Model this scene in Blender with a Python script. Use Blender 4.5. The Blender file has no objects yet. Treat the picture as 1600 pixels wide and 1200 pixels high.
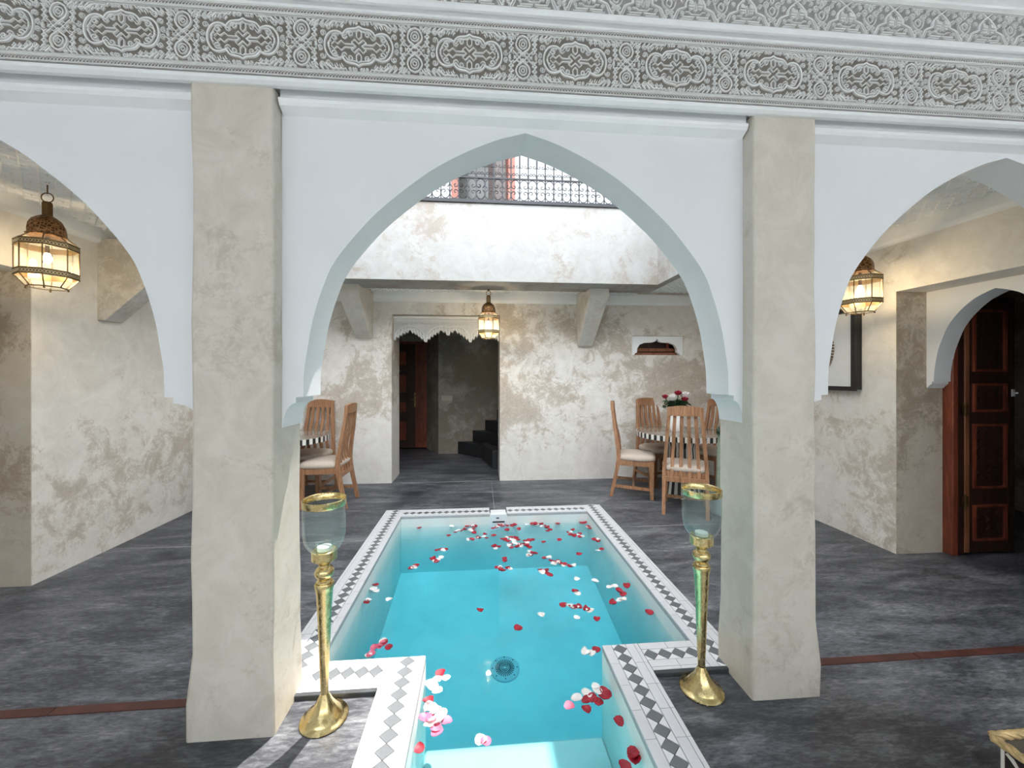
import bpy, bmesh, math, random
from math import pi, sin, cos, radians, sqrt, atan2
from mathutils import Vector, Matrix

random.seed(7)
scene = bpy.context.scene
COL = scene.collection

# ------------------------------------------------------------------ camera, sky, sun, exposure
YAW = radians(4.7)
cam_d = bpy.data.cameras.new('camera')
cam = bpy.data.objects.new('camera', cam_d)
COL.objects.link(cam)
cam.location = (0, 0, 1.5)
cam.rotation_euler = (pi / 2, 0, -YAW)
cam_d.sensor_width = 36
cam_d.lens = 610 / 1600 * 36
cam_d.shift_y = -0.0075
cam_d.clip_start = 0.05
scene.camera = cam

world = bpy.data.worlds.new('sky')
scene.world = world
world.use_nodes = True
bg = world.node_tree.nodes['Background']
bg.inputs['Color'].default_value = (0.90, 0.955, 1.0, 1)
bg.inputs['Strength'].default_value = 4.5

SUN_KX, SUN_KY = 0.15, 0.36            # horizontal drift of a ray per metre of height
sun_d = bpy.data.lights.new('sun', 'SUN')
sun_d.energy = 4.6
sun_d.angle = radians(0.6)
sun_d.color = (1.0, 0.95, 0.88)
sun = bpy.data.objects.new('sun', sun_d)
COL.objects.link(sun)
sun.location = (0, 3, 12)
sun.rotation_euler = Vector((-SUN_KX, -SUN_KY, -1)).to_track_quat('-Z', 'Y').to_euler()

vs = scene.view_settings
vs.view_transform = 'Standard'
vs.look = 'None'
vs.exposure = 1.05
vs.gamma = 1.0
vs.use_curve_mapping = False
scene.cycles.max_bounces = 10
scene.cycles.diffuse_bounces = 6
scene.cycles.transparent_max_bounces = 24
scene.cycles.sample_clamp_indirect = 6.0


# ------------------------------------------------------------------ node materials
class NT:
    def __init__(s, name):
        s.m = bpy.data.materials.new(name)
        s.m.use_nodes = True
        s.t = s.m.node_tree
        s.n = s.t.nodes
        s.b = s.n['Principled BSDF']
        s.out = s.n['Material Output']
        s.tc = None

    def add(s, kind, **kw):
        n = s.n.new(kind)
        for k, v in kw.items():
            if k.startswith('i_'):
                n.inputs[k[2:]].default_value = v
            else:
                setattr(n, k, v)
        return n

    def link(s, a, b):
        s.t.links.new(a, b)

    def coord(s, scale=(1, 1, 1), rot=(0, 0, 0), kind='Object'):
        if s.tc is None:
            s.tc = s.n.new('ShaderNodeTexCoord')
        mp = s.n.new('ShaderNodeMapping')
        mp.inputs['Scale'].default_value = scale
        mp.inputs['Rotation'].default_value = rot
        s.link(s.tc.outputs[kind], mp.inputs['Vector'])
        return mp.outputs['Vector']

    def noise(s, scale, detail=6, rough=0.6, vec=None, dist=0.0):
        n = s.add('ShaderNodeTexNoise')
        n.inputs['Scale'].default_value = scale
        n.inputs['Detail'].default_value = detail
        n.inputs['Roughness'].default_value = rough
        n.inputs['Distortion'].default_value = dist
        s.link(vec if vec is not None else s.coord(), n.inputs['Vector'])
        return n.outputs['Fac']

    def ramp(s, fac, stops, interp='LINEAR'):
        r = s.add('ShaderNodeValToRGB')
        r.color_ramp.interpolation = interp
        e = r.color_ramp.elements
        while len(e) < len(stops):
            e.new(0.5)
        for el, (p, c) in zip(e, stops):
            el.position = p
            el.color = (c[0], c[1], c[2], 1) if hasattr(c, '__len__') else (c, c, c, 1)
        s.link(fac, r.inputs['Fac'])
        return r.outputs['Color']

    def mix(s, fac, a, b, mode='MIX'):
        m = s.add('ShaderNodeMix', data_type='RGBA', blend_type=mode)
        for sock, v in ((m.inputs[0], fac), (m.inputs[6], a), (m.inputs[7], b)):
            if isinstance(v, (int, float)):
                sock.default_value = v
            elif isinstance(v, tuple):
                sock.default_value = (v[0], v[1], v[2], 1)
            else:
                s.link(v, sock)
        return m.outputs[2]

    def math(s, op, a, b=0.0):
        m = s.add('ShaderNodeMath', operation=op)
        for sock, v in ((m.inputs[0], a), (m.inputs[1], b)):
            if isinstance(v, (int, float)):
                sock.default_value = v
            else:
                s.link(v, sock)
        return m.outputs[0]

    def set(s, **kw):
        for k, v in kw.items():
            sock = s.b.inputs[k.replace('_', ' ')]
            if isinstance(v, tuple):
                sock.default_value = (v[0], v[1], v[2], 1) if len(v) == 3 else v
            elif isinstance(v, (int, float)):
                sock.default_value = v
            else:
                s.link(v, sock)
        return s

    def bump(s, h, strength=0.3, dist=0.01):
        b = s.add('ShaderNodeBump')
        b.inputs['Strength'].default_value = strength
        b.inputs['Distance'].default_value = dist
        s.link(h, b.inputs['Height'])
        s.link(b.outputs['Normal'], s.b.inputs['Normal'])
        return s


def simple(name, c, rough=0.6, metal=0.0, var=0.08, scale=20, bump=0.0, bd=0.004, spec=0.5):
    t = NT(name)
    f = t.noise(scale)
    lo = tuple(x * (1 - var) for x in c)
    hi = tuple(min(1, x * (1 + var)) for x in c)
    t.set(Base_Color=t.ramp(f, [(0.3, lo), (0.7, hi)]), Roughness=rough, Metallic=metal)
    t.b.inputs['Specular IOR Level'].default_value = spec
    if bump:
        t.bump(f, bump, bd)
    return t.m


def plaster(name, light, tan, dark, cover, seed=0.0, rough=0.75, grain=1.0, zmask=None):
    """lime plaster: pale coat worn through to a tan coat in flaky patches"""
    t = NT(name)
    v = t.coord()
    add = t.add('ShaderNodeVectorMath', operation='ADD')
    add.inputs[1].default_value = (seed, seed * 1.7, seed * 0.6)
    t.link(v, add.inputs[0])
    v = add.outputs[0]
    big = t.noise(0.85, 5, 0.55, v)
    mid = t.noise(4.5, 8, 0.72, v, 0.6)
    fine = t.noise(26 * grain, 6, 0.75, v, 1.2)
    m = t.math('ADD', t.math('MULTIPLY', big, 1.2), t.math('MULTIPLY', mid, 1.1))
    m = t.math('ADD', m, t.math('MULTIPLY', fine, 0.75))
    m = t.math('SUBTRACT', m, 1.025)
    if zmask:
        sep = t.add('ShaderNodeSeparateXYZ')
        t.link(t.tc.outputs['Object'], sep.inputs[0])
        zc = t.ramp(t.math('DIVIDE', sep.outputs['Z'], 4.0), [(p / 4.0, (a, a, a)) for p, a in zmask])
        m = t.math('ADD', m, t.math('SUBTRACT', zc, 0.5))
    c0 = 0.86 - cover
    fac = t.ramp(m, [(c0, 0.0), (c0 + 0.17, 1.0)])
    base = t.ramp(t.noise(5.5, 9, 0.72, v, 0.8), [(0.3, tuple(x * q for x, q in zip(light, (0.84, 0.825, 0.80)))), (0.62, light)])
    tcol = t.ramp(fine, [(0.3, dark), (0.62, tan)])
    col = t.mix(t.math('MULTIPLY', fac, 0.85), base, tcol)
    t.set(Base_Color=col, Roughness=rough)
    t.b.inputs['Specular IOR Level'].default_value = 0.3
    t.bump(t.math('ADD', mid, t.math('MULTIPLY', fine, 0.5)), 0.25, 0.006)
    return t.m


M = {}
M['back_plaster'] = plaster('worn lime plaster', (0.78, 0.75, 0.71), (0.52, 0.445, 0.36), (0.30, 0.245, 0.185), 0.38, 0.0,
                            zmask=[(0.0, 0.30), (0.5, 0.42), (1.2, 0.58), (2.1, 0.58), (2.6, 0.42), (4, 0.36)])
M['parapet_plaster'] = plaster('darkened parapet plaster', (0.37, 0.364, 0.357), (0.285, 0.245, 0.21), (0.215, 0.18, 0.15), 0.36, 3.3)  # albedo darkened to hold back the strong skylight on the parapets
M['side_plaster'] = plaster('side gallery plaster', (0.84, 0.80, 0.735), (0.60, 0.52, 0.43), (0.36, 0.295, 0.225), 0.30, 5.1,
                            zmask=[(0.0, 0.46), (0.6, 0.58), (1.5, 0.55), (2.0, 0.44), (4, 0.40)])
M['jamb_plaster'] = plaster('brownish jamb plaster', (0.58, 0.52, 0.44), (0.38, 0.31, 0.23), (0.24, 0.18, 0.125), 0.38, 8.0)
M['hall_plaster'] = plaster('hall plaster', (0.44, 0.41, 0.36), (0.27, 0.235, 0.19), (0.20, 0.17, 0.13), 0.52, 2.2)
M['pillar_plaster'] = plaster('grey tadelakt', (0.66, 0.62, 0.55), (0.50, 0.45, 0.375), (0.42, 0.37, 0.30), 0.25, 11.0, rough=0.6)
M['corbel_plaster'] = plaster('grey corbel plaster', (0.62, 0.60, 0.56), (0.46, 0.43, 0.38), (0.38, 0.35, 0.30), 0.3, 14.0)
M['white_wall'] = simple('smooth white plaster', (0.77, 0.785, 0.80), 0.7, var=0.02, scale=3, bump=0.05)
M['white_trim'] = simple('white gypsum', (0.86, 0.87, 0.875), 0.65, var=0.03, scale=8)
M['carved'] = simple('carved gypsum', (0.80, 0.80, 0.79), 0.75, var=0.05, scale=30, bump=0.1)
M['carved_ground'] = simple('dusty shaded gypsum ground', (0.20, 0.18, 0.16), 0.9, var=0.15, scale=40)  # dirt plus recess shadow, both put into the ground colour
M['lace_ground'] = simple('pale lace ground', (0.60, 0.61, 0.62), 0.8, var=0.06)
M['carved_ground_pale'] = simple('shaded gypsum ground', (0.33, 0.325, 0.31), 0.9, var=0.1, scale=40)  # shadow between the carved lines darkened into this ground colour


def floor_mat():
    t = NT('dark waxed concrete')
    v1 = t.coord((1.6, 5.5, 1), (0, 0, radians(24)))
    v2 = t.coord((9, 34, 1), (0, 0, radians(24)))
    a = t.noise(1.0, 8, 0.68, v1, 0.7)
    b = t.noise(1.0, 7, 0.7, v2, 0.8)
    c = t.noise(0.9, 4, 0.5)
    d = t.noise(1.0, 5, 0.75, t.coord((22, 90, 1), (0, 0, radians(20))), 0.4)
    m = t.math('ADD', t.math('MULTIPLY', a, 0.55), t.math('MULTIPLY', b, 0.32))
    m = t.math('ADD', m, t.math('MULTIPLY', t.math('SUBTRACT', d, 0.47), 0.38))
    m = t.math('ADD', m, t.math('MULTIPLY', c, 0.25))
    col = t.ramp(m, [(0.40, (0.012, 0.014, 0.021)), (0.53, (0.054, 0.058, 0.070)), (0.63, (0.145, 0.150, 0.168)), (0.74, (0.30, 0.305, 0.325))])
    t.set(Base_Color=col, Roughness=t.ramp(b, [(0.3, 0.36), (0.7, 0.56)]))
    t.bump(b, 0.12, 0.003)
    return t.m


M['floor'] = floor_mat()
M['floor_step'] = simple('black stair concrete', (0.022, 0.023, 0.026), 0.5, var=0.3, scale=6)
M['inlay'] = simple('red brown inlay', (0.085, 0.026, 0.020), 0.5, var=0.35, scale=9)
M['joint'] = simple('pale joint mortar', (0.30, 0.30, 0.31), 0.8, var=0.3, scale=12)
M['dark_curb'] = simple('dark cement curb', (0.045, 0.05, 0.056), 0.6, var=0.3, scale=14)
M['tile_white'] = simple('white marble tile', (0.78, 0.78, 0.81), 0.35, var=0.07, scale=5)
M['tile_border'] = simple('pale border tile', (0.70, 0.70, 0.73), 0.4, var=0.08, scale=4)
M['tile_grey'] = simple('grey marble tile', (0.155, 0.168, 0.182), 0.38, var=0.14, scale=9)
M['mortar'] = simple('coping mortar', (0.42, 0.42, 0.43), 0.9, var=0.1, scale=30)
M['bounce_stone'] = simple('pale bounce stone', (0.72, 0.70, 0.67), 0.5, var=0.08, scale=3)  # pale only to bounce light from behind the viewer
M['basin'] = simple('pool plaster', (0.76, 0.78, 0.75), 0.6, var=0.04, scale=6, bump=0.05)
M['ledge'] = simple('white ledge plaster', (0.66, 0.68, 0.66), 0.6, var=0.04, scale=6)
M['plastic'] = simple('white plastic', (0.78, 0.80, 0.82), 0.35, var=0.02)
M['slot'] = simple('dark slot', (0.03, 0.035, 0.04), 0.6, var=0.1)
M['drain_slot'] = simple('grey drain slot', (0.04, 0.07, 0.08), 0.6, var=0.1)
M['drain'] = simple('drain plastic', (0.50, 0.58, 0.60), 0.5, var=0.06)
M['gold'] = NT('polished brass').set(Base_Color=(0.80, 0.62, 0.30), Metallic=1.0, Roughness=0.2).m


def hammered():
    t = NT('hand finished brass')
    f = t.noise(38, 4, 0.6)
    t.set(Base_Color=t.ramp(f, [(0.3, (0.58, 0.44, 0.18)), (0.7, (0.80, 0.66, 0.36))]), Metallic=1.0,
          Roughness=t.ramp(f, [(0.3, 0.16), (0.7, 0.34)]))
    t.bump(f, 0.12, 0.003)
    return t.m


M['gold'] = hammered()


def pierced():
    t = NT('pierced copper dome')
    v = t.add('ShaderNodeTexVoronoi', feature='DISTANCE_TO_EDGE')
    v.inputs['Scale'].default_value = 55
    t.link(t.coord(), v.inputs['Vector'])
    col = t.ramp(v.outputs['Distance'], [(0.06, (0.30, 0.16, 0.07)), (0.16, (0.10, 0.045, 0.018))])
    t.set(Base_Color=col, Metallic=0.9, Roughness=0.38)
    t.bump(v.outputs['Distance'], 0.5, 0.004)
    return t.m


M['dome'] = pierced()
M['dark_brass'] = simple('aged brass', (0.16, 0.10, 0.045), 0.35, metal=0.9, var=0.2, scale=30)
M['band_brass'] = simple('stamped brass band', (0.20, 0.135, 0.06), 0.4, metal=0.7, var=0.2, scale=60)
M['band_ring'] = simple('pale stamped rings', (0.62, 0.50, 0.30), 0.4, metal=0.5, var=0.1)


def glassy(name, tint=(1, 1, 1), ior=1.45, haze=0.0, bump=0.0, bscale=12.0):
    """thin clear glass: clear on the way through, Fresnel shine on its outer side"""
    t = NT(name)
    t.n.remove(t.b)
    tr = t.add('ShaderNodeBsdfTransparent')
    tr.inputs['Color'].default_value = (*tint, 1)
    gl = t.add('ShaderNodeBsdfGlossy')
    gl.inputs['Roughness'].default_value = 0.03
    fr = t.add('ShaderNodeFresnel')
    fr.inputs['IOR'].default_value = ior
    geo = t.add('ShaderNodeNewGeometry')
    front = t.math('SUBTRACT', 1.0, geo.outputs['Backfacing'])
    fac = t.math('MULTIPLY', fr.outputs[0], front)
    if bump:
        b = t.add('ShaderNodeBump')
        b.inputs['Strength'].default_value = bump
        b.inputs['Distance'].default_value = 0.01
        t.link(t.noise(bscale, 3, 0.5), b.inputs['Height'])
        t.link(b.outputs['Normal'], gl.inputs['Normal'])
        t.link(b.outputs['Normal'], fr.inputs['Normal'])
    mx = t.add('ShaderNodeMixShader')
    t.link(fac, mx.inputs[0])
    t.link(tr.outputs[0], mx.inputs[1])
    t.link(gl.outputs[0], mx.inputs[2])
    last = mx
    if haze:
        df = t.add('ShaderNodeBsdfDiffuse')
        df.inputs['Color'].default_value = (0.85, 0.9, 0.9, 1)
        m2 = t.add('ShaderNodeMixShader')
        f = t.noise(14, 5, 0.7)
        t.link(t.math('MULTIPLY', f, haze), m2.inputs[0])
        t.link(mx.outputs[0], m2.inputs[1])
        t.link(df.outputs[0], m2.inputs[2])
        last = m2
    t.link(last.outputs[0], t.out.inputs['Surface'])
    return t


M['lamp_glass'] = glassy('lantern pane', (0.96, 0.95, 0.9), haze=0.12).m
M['cup_glass'] = glassy('hurricane glass', (0.93, 0.97, 0.965), haze=0.06, bump=0.25, bscale=9).m
wt = glassy('pool water', (0.97, 1.0, 1.0), ior=1.33, bump=0.06, bscale=3.2)
va = wt.add('ShaderNodeVolumeAbsorption')
va.inputs['Color'].default_value = (0.40, 0.885, 0.955, 1)
va.inputs['Density'].default_value = 1.9
wt.link(va.outputs[0], wt.out.inputs['Volume'])
M['water'] = wt.m


def wood(name, c1, c2, scale=1.0, rough=0.45):
    t = NT(name)
    v = t.coord((38 * scale, 38 * scale, 3.0 * scale))
    f = t.noise(1.0, 5, 0.65, v, 1.5)
    t.set(Base_Color=t.ramp(f, [(0.32, c1), (0.66, c2)]), Roughness=rough)
    t.bump(f, 0.15, 0.002)
    return t.m


M['chair_wood'] = wood('oiled chair wood', (0.20, 0.085, 0.040), (0.47, 0.245, 0.125))
M['red_wood'] = wood('red stained wood', (0.085, 0.017, 0.009), (0.27, 0.066, 0.031), 0.6)
M['dark_wood'] = wood('dark stained wood', (0.018, 0.007, 0.005), (0.055, 0.02, 0.013), 0.6)
M['orange_wood'] = wood('orange brown wood', (0.16, 0.06, 0.028), (0.34, 0.13, 0.06), 0.6)
M['cushion'] = simple('beige cushion fabric', (0.55, 0.465, 0.39), 0.95, var=0.10, scale=90, bump=0.2, bd=0.002)
M['bone'] = simple('bone inlay', (0.74, 0.71, 0.65), 0.4, var=0.05)
M['horn'] = simple('dark horn inlay', (0.020, 0.018, 0.018), 0.35, var=0.2)
M['table_top'] = simple('polished taupe top', (0.27, 0.235, 0.20), 0.09, var=0.10, scale=8, spec=0.8)
M['iron'] = simple('wrought iron', (0.020, 0.020, 0.024), 0.42, metal=0.4, var=0.2)
M['red_petal'] = simple('red petal', (0.36, 0.008, 0.026), 0.55, var=0.35, scale=25)
M['pink_petal'] = simple('sunned red petal', (0.70, 0.14, 0.24), 0.55, var=0.30, scale=25)  # red petal colour lightened for petals lying in the sun
M['white_petal'] = simple('white petal', (0.80, 0.77, 0.75), 0.55, var=0.06, scale=25)
M['leaf'] = simple('dark green leaf', (0.022, 0.065, 0.026), 0.4, var=0.45, scale=30)
M['stem_green'] = simple('pale green stem', (0.30, 0.36, 0.28), 0.6, var=0.2, scale=14)
M['ceramic'] = simple('white ceramic', (0.80, 0.79, 0.77), 0.25, var=0.02)
M['black_frame'] = simple('black lacquer', (0.012, 0.012, 0.013), 0.4, var=0.2)
M['mat_board'] = simple('white mat board', (0.74, 0.74, 0.73), 0.8, var=0.02)
M['bead'] = simple('brown beads', (0.17, 0.11, 0.075), 0.45, var=0.5, scale=60)
M['switch'] = simple('cream plastic', (0.56, 0.51, 0.43), 0.5, var=0.05)
M['window_glass'] = NT('dark window glass').set(Base_Color=(0.055, 0.055, 0.05), Roughness=0.12).m
M['curtain'] = simple('grey curtain', (0.30, 0.27, 0.26), 0.9, var=0.2, scale=12)
M['red_frame'] = wood('salmon painted wood', (0.33, 0.12, 0.085), (0.50, 0.22, 0.17), 0.5)
M['gilt'] = simple('gilded wood', (0.66, 0.48, 0.24), 0.42, metal=0.35, var=0.35, scale=30)
M['smoke_top'] = simple('grey brown table panel', (0.10, 0.088, 0.076), 0.35, var=0.25, scale=6)
M['candle'] = simple('white wax', (0.85, 0.83, 0.78), 0.5, var=0.02)


def bulb_mat():
    t = NT('glowing bulb')
    t.set(Base_Color=(1, 0.85, 0.6), Emission_Color=(1.0, 0.70, 0.32), Emission_Strength=26.0)
    return t.m


M['bulb'] = bulb_mat()


def added_cloth_mat():
    t = NT('added white translucent cloth')
    t.n.remove(t.b)
    d = t.add('ShaderNodeBsdfDiffuse')
    d.inputs['Color'].default_value = (0.85, 0.85, 0.84, 1)
    tl = t.add('ShaderNodeBsdfTranslucent')
    tl.inputs['Color'].default_value = (0.32, 0.32, 0.32, 1)
    mx = t.add('ShaderNodeMixShader')
    mx.inputs[0].default_value = 0.92
    t.link(d.outputs[0], mx.inputs[1])
    t.link(tl.outputs[0], mx.inputs[2])
    t.link(mx.outputs[0], t.out.inputs['Surface'])
    return t.m


M['added_cloth'] = added_cloth_mat()  # for the added cloth that dims and diffuses daylight over the court


# ------------------------------------------------------------------ mesh builder
class MB:
    def __init__(s):
        s.v, s.f, s.mi = [], [], []

    def add(s, vs_, fs, m=0):
        o = len(s.v)
        s.v += [tuple(p) for p in vs_]
        s.f += [tuple(i + o for i in f) for f in fs]
        s.mi += [m] * len(fs)
        return s

    def box(s, x0, x1, y0, y1, z0, z1, m=0):
        v = [(x, y, z) for x in (x0, x1) for y in (y0, y1) for z in (z0, z1)]
        return s.add(v, [(0, 1, 3, 2), (4, 6, 7, 5), (0, 4, 5, 1), (2, 3, 7, 6), (0, 2, 6, 4), (1, 5, 7, 3)], m)

    def prism(s, pts, fn, a0, a1, m=0):
        """pts: 2D outline; fn(p, q, a) -> xyz"""
        n = len(pts)
        v = [fn(p[0], p[1], a0) for p in pts] + [fn(p[0], p[1], a1) for p in pts]
        f = [tuple(range(n - 1, -1, -1)), tuple(range(n, 2 * n))]
        f += [(i, (i + 1) % n, n + (i + 1) % n, n + i) for i in range(n)]
        return s.add(v, f, m)

    def hexa(s, lo, hi, m=0):
        return s.add(list(lo) + list(hi), [(3, 2, 1, 0), (4, 5, 6, 7), (0, 1, 5, 4), (1, 2, 6, 5), (2, 3, 7, 6), (3, 0, 4, 7)], m)

    def tube(s, pts, r, n=8, closed=False, m=0):
        pts = [Vector(p) for p in pts]
        k = len(pts)
        rs = r if hasattr(r, '__len__') else [r] * k
        rings = []
        up = None
        for i, p in enumerate(pts):
            if closed:
                t = (pts[(i + 1) % k] - pts[i - 1])
            else:
                t = pts[min(i + 1, k - 1)] - pts[max(i - 1, 0)]
            t.normalize()
            if up is None:
                up = Vector((0, 0, 1)) if abs(t.z) < 0.9 else Vector((0, 1, 0))
            a = t.cross(up)
            if a.length < 1e-5:
                a = t.orthogonal()
            a.normalize()
            b = a.cross(t).normalized()
            up = b
            rings.append([p + (a * cos(2 * pi * j / n) + b * sin(2 * pi * j / n)) * rs[i] for j in range(n)])
        v = [q for rg in rings for q in rg]
        f = []
        for i in range(k if closed else k - 1):
            i2 = (i + 1) % k
            for j in range(n):
                f.append((i * n + j, i * n + (j + 1) % n, i2 * n + (j + 1) % n, i2 * n + j))
        if not closed:
            f.append(tuple(range(n - 1, -1, -1)))
            f.append(tuple((k - 1) * n + j for j in range(n)))
        return s.add(v, f, m)

    def lathe(s, prof, n=24, c=(0, 0, 0), m=0, rot=0.0, close=False):
        v, f = [], []
        for r, z in prof:
            for j in range(n):
                a = rot + 2 * pi * j / n
                v.append((c[0] + r * cos(a), c[1] + r * sin(a), c[2] + z))
        k = len(prof)
        for i in range(k if close else k - 1):
            i2 = (i + 1) % k
            for j in range(n):
                f.append((i * n + j, i * n + (j + 1) % n, i2 * n + (j + 1) % n, i2 * n + j))
        if not close:
            f.append(tuple(range(n - 1, -1, -1)))
            f.append(tuple((k - 1) * n + j for j in range(n)))
        return s.add(v, f, m)

    def ribbon(s, pts, w, h, mp, closed=False, m=0, taper=0.72, c0=0.0):
        """raised strap along a flat line; mp(a, b, c) -> xyz, c is the height off the ground"""
        P = [Vector((p[0], p[1])) for p in pts]
        k = len(P)
        v = []
        for i in range(k):
            if closed:
                t = P[(i + 1) % k] - P[i - 1]
            else:
                t = P[min(i + 1, k - 1)] - P[max(i - 1, 0)]
            if t.length < 1e-9:
                t = Vector((1, 0))
            t.normalize()
            nrm = Vector((-t.y, t.x))
            ww = w[i] if hasattr(w, '__len__') else w
            for off, hh in ((-ww / 2, c0), (-ww / 2 * taper, c0 + h), (ww / 2 * taper, c0 + h), (ww / 2, c0)):
                q = P[i] + nrm * off
                v.append(mp(q.x, q.y, hh))
        f = []
        for i in range(k if closed else k - 1):
            a, b = i * 4, ((i + 1) % k) * 4
            f += [(a, a + 1, b + 1, b), (a + 1, a + 2, b + 2, b + 1), (a + 2, a + 3, b + 3, b + 2)]
        if not closed:
            e = (k - 1) * 4
            f += [(3, 2, 1, 0), (e, e + 1, e + 2, e + 3)]
        return s.add(v, f, m)

    def mesh(s, name, mats, smooth=False, ang=35):
        me = bpy.data.meshes.new(name)
        me.from_pydata(s.v, [], s.f)
        for mm in mats:
            me.materials.append(mm)
        me.polygons.foreach_set('material_index', s.mi)
        bm = bmesh.new()
        bm.from_mesh(me)
        bmesh.ops.recalc_face_normals(bm, faces=bm.faces)
        bm.to_mesh(me)
        bm.free()
        if smooth:
            me.polygons.foreach_set('use_smooth', [True] * len(me.polygons))
            me.set_sharp_from_angle(angle=radians(ang))
        me.update()
        return me

    def build(s, name, mats, parent=None, smooth=False, ang=35, bevel=0.0, seg=2):
        if not isinstance(mats, (list, tuple)):
            mats = [mats]
        o = bpy.data.objects.new(name, s.mesh(name, mats, smooth or bevel > 0, ang))
        COL.objects.link(o)
        if parent is not None:
            o.parent = parent
        if bevel:
            md = o.modifiers.new('edge', 'BEVEL')
            md.width = bevel
            md.segments = seg
            md.limit_method = 'ANGLE'
            md.angle_limit = radians(40)
        return o


def tag(o, label=None, cat=None, group=None, kind=None):
    if label: o['label'] = label
    if cat: o['category'] = cat
    if group: o['group'] = group
    if kind: o['kind'] = kind
    return o


def thing(name, loc, label, cat, rz=0.0, group=None, kind=None):
    o = bpy.data.objects.new(name, None)
    COL.objects.link(o)
    o.empty_display_size = 0.1
    o.location = loc
    o.rotation_euler = (0, 0, rz)
    return tag(o, label, cat, group, kind)


def copy_tree(o, parent=None):
    c = o.copy()
    COL.objects.link(c)
    if parent is not None:
        c.parent = parent
    for ch in list(o.children):
        copy_tree(ch, c)
    return c


def inst(name, me, parent, loc=(0, 0, 0), rz=0.0):
    o = bpy.data.objects.new(name, me)
    COL.objects.link(o)
    o.parent = parent
    o.location = loc
    o.rotation_euler = (0, 0, rz)
    return o


XZ = lambda p, q, a: (p, a, q)
YZ = lambda p, q, a: (a, p, q)
XY = lambda p, q, a: (p, q, a)


def smooth_line(pts, n=6, closed=False):
    """Catmull-Rom through 2D points"""
    k = len(pts)
    out = []
    rng = range(k if closed else k - 1)
    for i in rng:
        g = (lambda j: pts[j % k]) if closed else (lambda j: pts[min(max(j, 0), k - 1)])
        p0, p1, p2, p3 = g(i - 1), g(i), g(i + 1), g(i + 2)
        for t in range(n):
            u = t / n
            out.append(tuple(0.5 * ((2 * p1[d]) + (-p0[d] + p2[d]) * u + (2 * p0[d] - 5 * p1[d] + 4 * p2[d] - p3[d]) * u * u
                                    + (-p0[d] + 3 * p1[d] - 3 * p2[d] + p3[d]) * u ** 3) for d in range(len(p1))))
    if not closed:
        out.append(tuple(pts[-1]))
    return out


def spiral(cx, cy, r0, a0, turns=1.2, r1=0.15, n=14):
    out = []
    for i in range(n + 1):
        u = i / n
        a = a0 + turns * 2 * pi * u
        r = r0 * (1 - u * (1 - r1))
        out.append((cx + r * cos(a), cy + r * sin(a)))
    return out


# ------------------------------------------------------------------ the shell: floor
PX0, PX1, PY0, PY1 = -0.83, 1.175, 2.10, 4.21        # main basin, inner faces
CX0, CX1, CY0 = -0.286, 0.67, 0.70                   # narrow arm towards the viewer
CW = 0.20                                            # coping width
CT = 0.02                                            # coping top
WL = -0.10                                           # water level

b = MB()
zf = -0.25
b.box(-4.2, PX0 - CW, 1.22, 6.0, zf, 0)
b.box(PX1 + CW, 6.2, 1.22, 6.0, zf, 0)
b.box(PX0 - CW, PX1 + CW, PY1 + CW, 6.0, zf, 0)
b.box(PX0 - CW, CX0 - CW, 1.22, PY0 - CW, zf, 0)
b.box(CX1 + CW, PX1 + CW, 1.22, PY0 - CW, zf, 0)
b.box(-2.4, 1.8, 6.0, 8.6, zf, 0)
floor = tag(b.build('floor', M['floor']), 'dark blue-grey waxed concrete floor around the pool', 'floor', kind='structure')
tag(MB().box(-4.2, 6.2, -4.2, CY0 - CW, zf, 0).box(-4.2, CX0 - CW, CY0 - CW, 1.22, zf, 0).box(CX1 + CW, 6.2, CY0 - CW, 1.22, zf, 0).build('floor_bounce', M['bounce_stone']), 'unseen pale stone floor added behind the viewer to bounce light', 'floor', kind='structure')  # added pale floor, throws light up at the arch soffits
for x0, x1 in ((-3.4, -1.16), (1.55, 3.9)):
    n = 3
    for i in range(n):
        a, c = x0 + (x1 - x0) * i / n, x0 + (x1 - x0) * (i + 1) / n
        MB().box(a + 0.003, c - 0.003, 1.885, 1.93, -0.01, 0.004).build('inlay_strip', M['inlay'], floor)
for (x0, x1, y0, y1) in ((-3.2, -1.06, 3.66, 3.668), (1.4, 3.5, 3.78, 3.788), (-1.234, 0.285, 5.60, 5.612), (0.16, 0.166, 4.43, 5.6)):
    MB().box(x0, x1, y0, y1, -0.01, 0.0015).build('floor_joint', M['joint'], floor)

# ------------------------------------------------------------------ arcade: pillars and arch walls
AY0, AY1 = 1.79, 1.975
for x0, x1, lab in ((-1.19, -0.866, 'grey plastered square pillar on the left of the central arch'),
                    (1.268, 1.58, 'grey plastered square pillar on the right of the central arch')):
    bb = MB()
    # slightly uneven hand-trowelled shaft
    nz, w = 14, 0.004
    rings = []
    for i in range(nz + 1):
        z = -0.05 + 2.78 * i / nz
        j = lambda: random.uniform(-w, w)
        fl = 0.012 if i <= 1 else 0.0
        rings.append([(x0 + j() - fl, 1.715 + j() - fl, z), (x1 + j() + fl, 1.715 + j() - fl, z), (x1 + j() + fl, AY1 - 0.002, z), (x0 + j() - fl, AY1 - 0.002, z)])
    v = [p for r in rings for p in r]
    f = [(i * 4 + k, i * 4 + (k + 1) % 4, i * 4 + 4 + (k + 1) % 4, i * 4 + 4 + k) for i in range(nz) for k in range(4)]
    f += [(3, 2, 1, 0), (nz * 4, nz * 4 + 1, nz * 4 + 2, nz * 4 + 3)]
    bb.add(v, f)
    tag(bb.build('pillar', M['pillar_plaster'], bevel=0.012, seg=3), lab, 'pillar', kind='structure')

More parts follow.
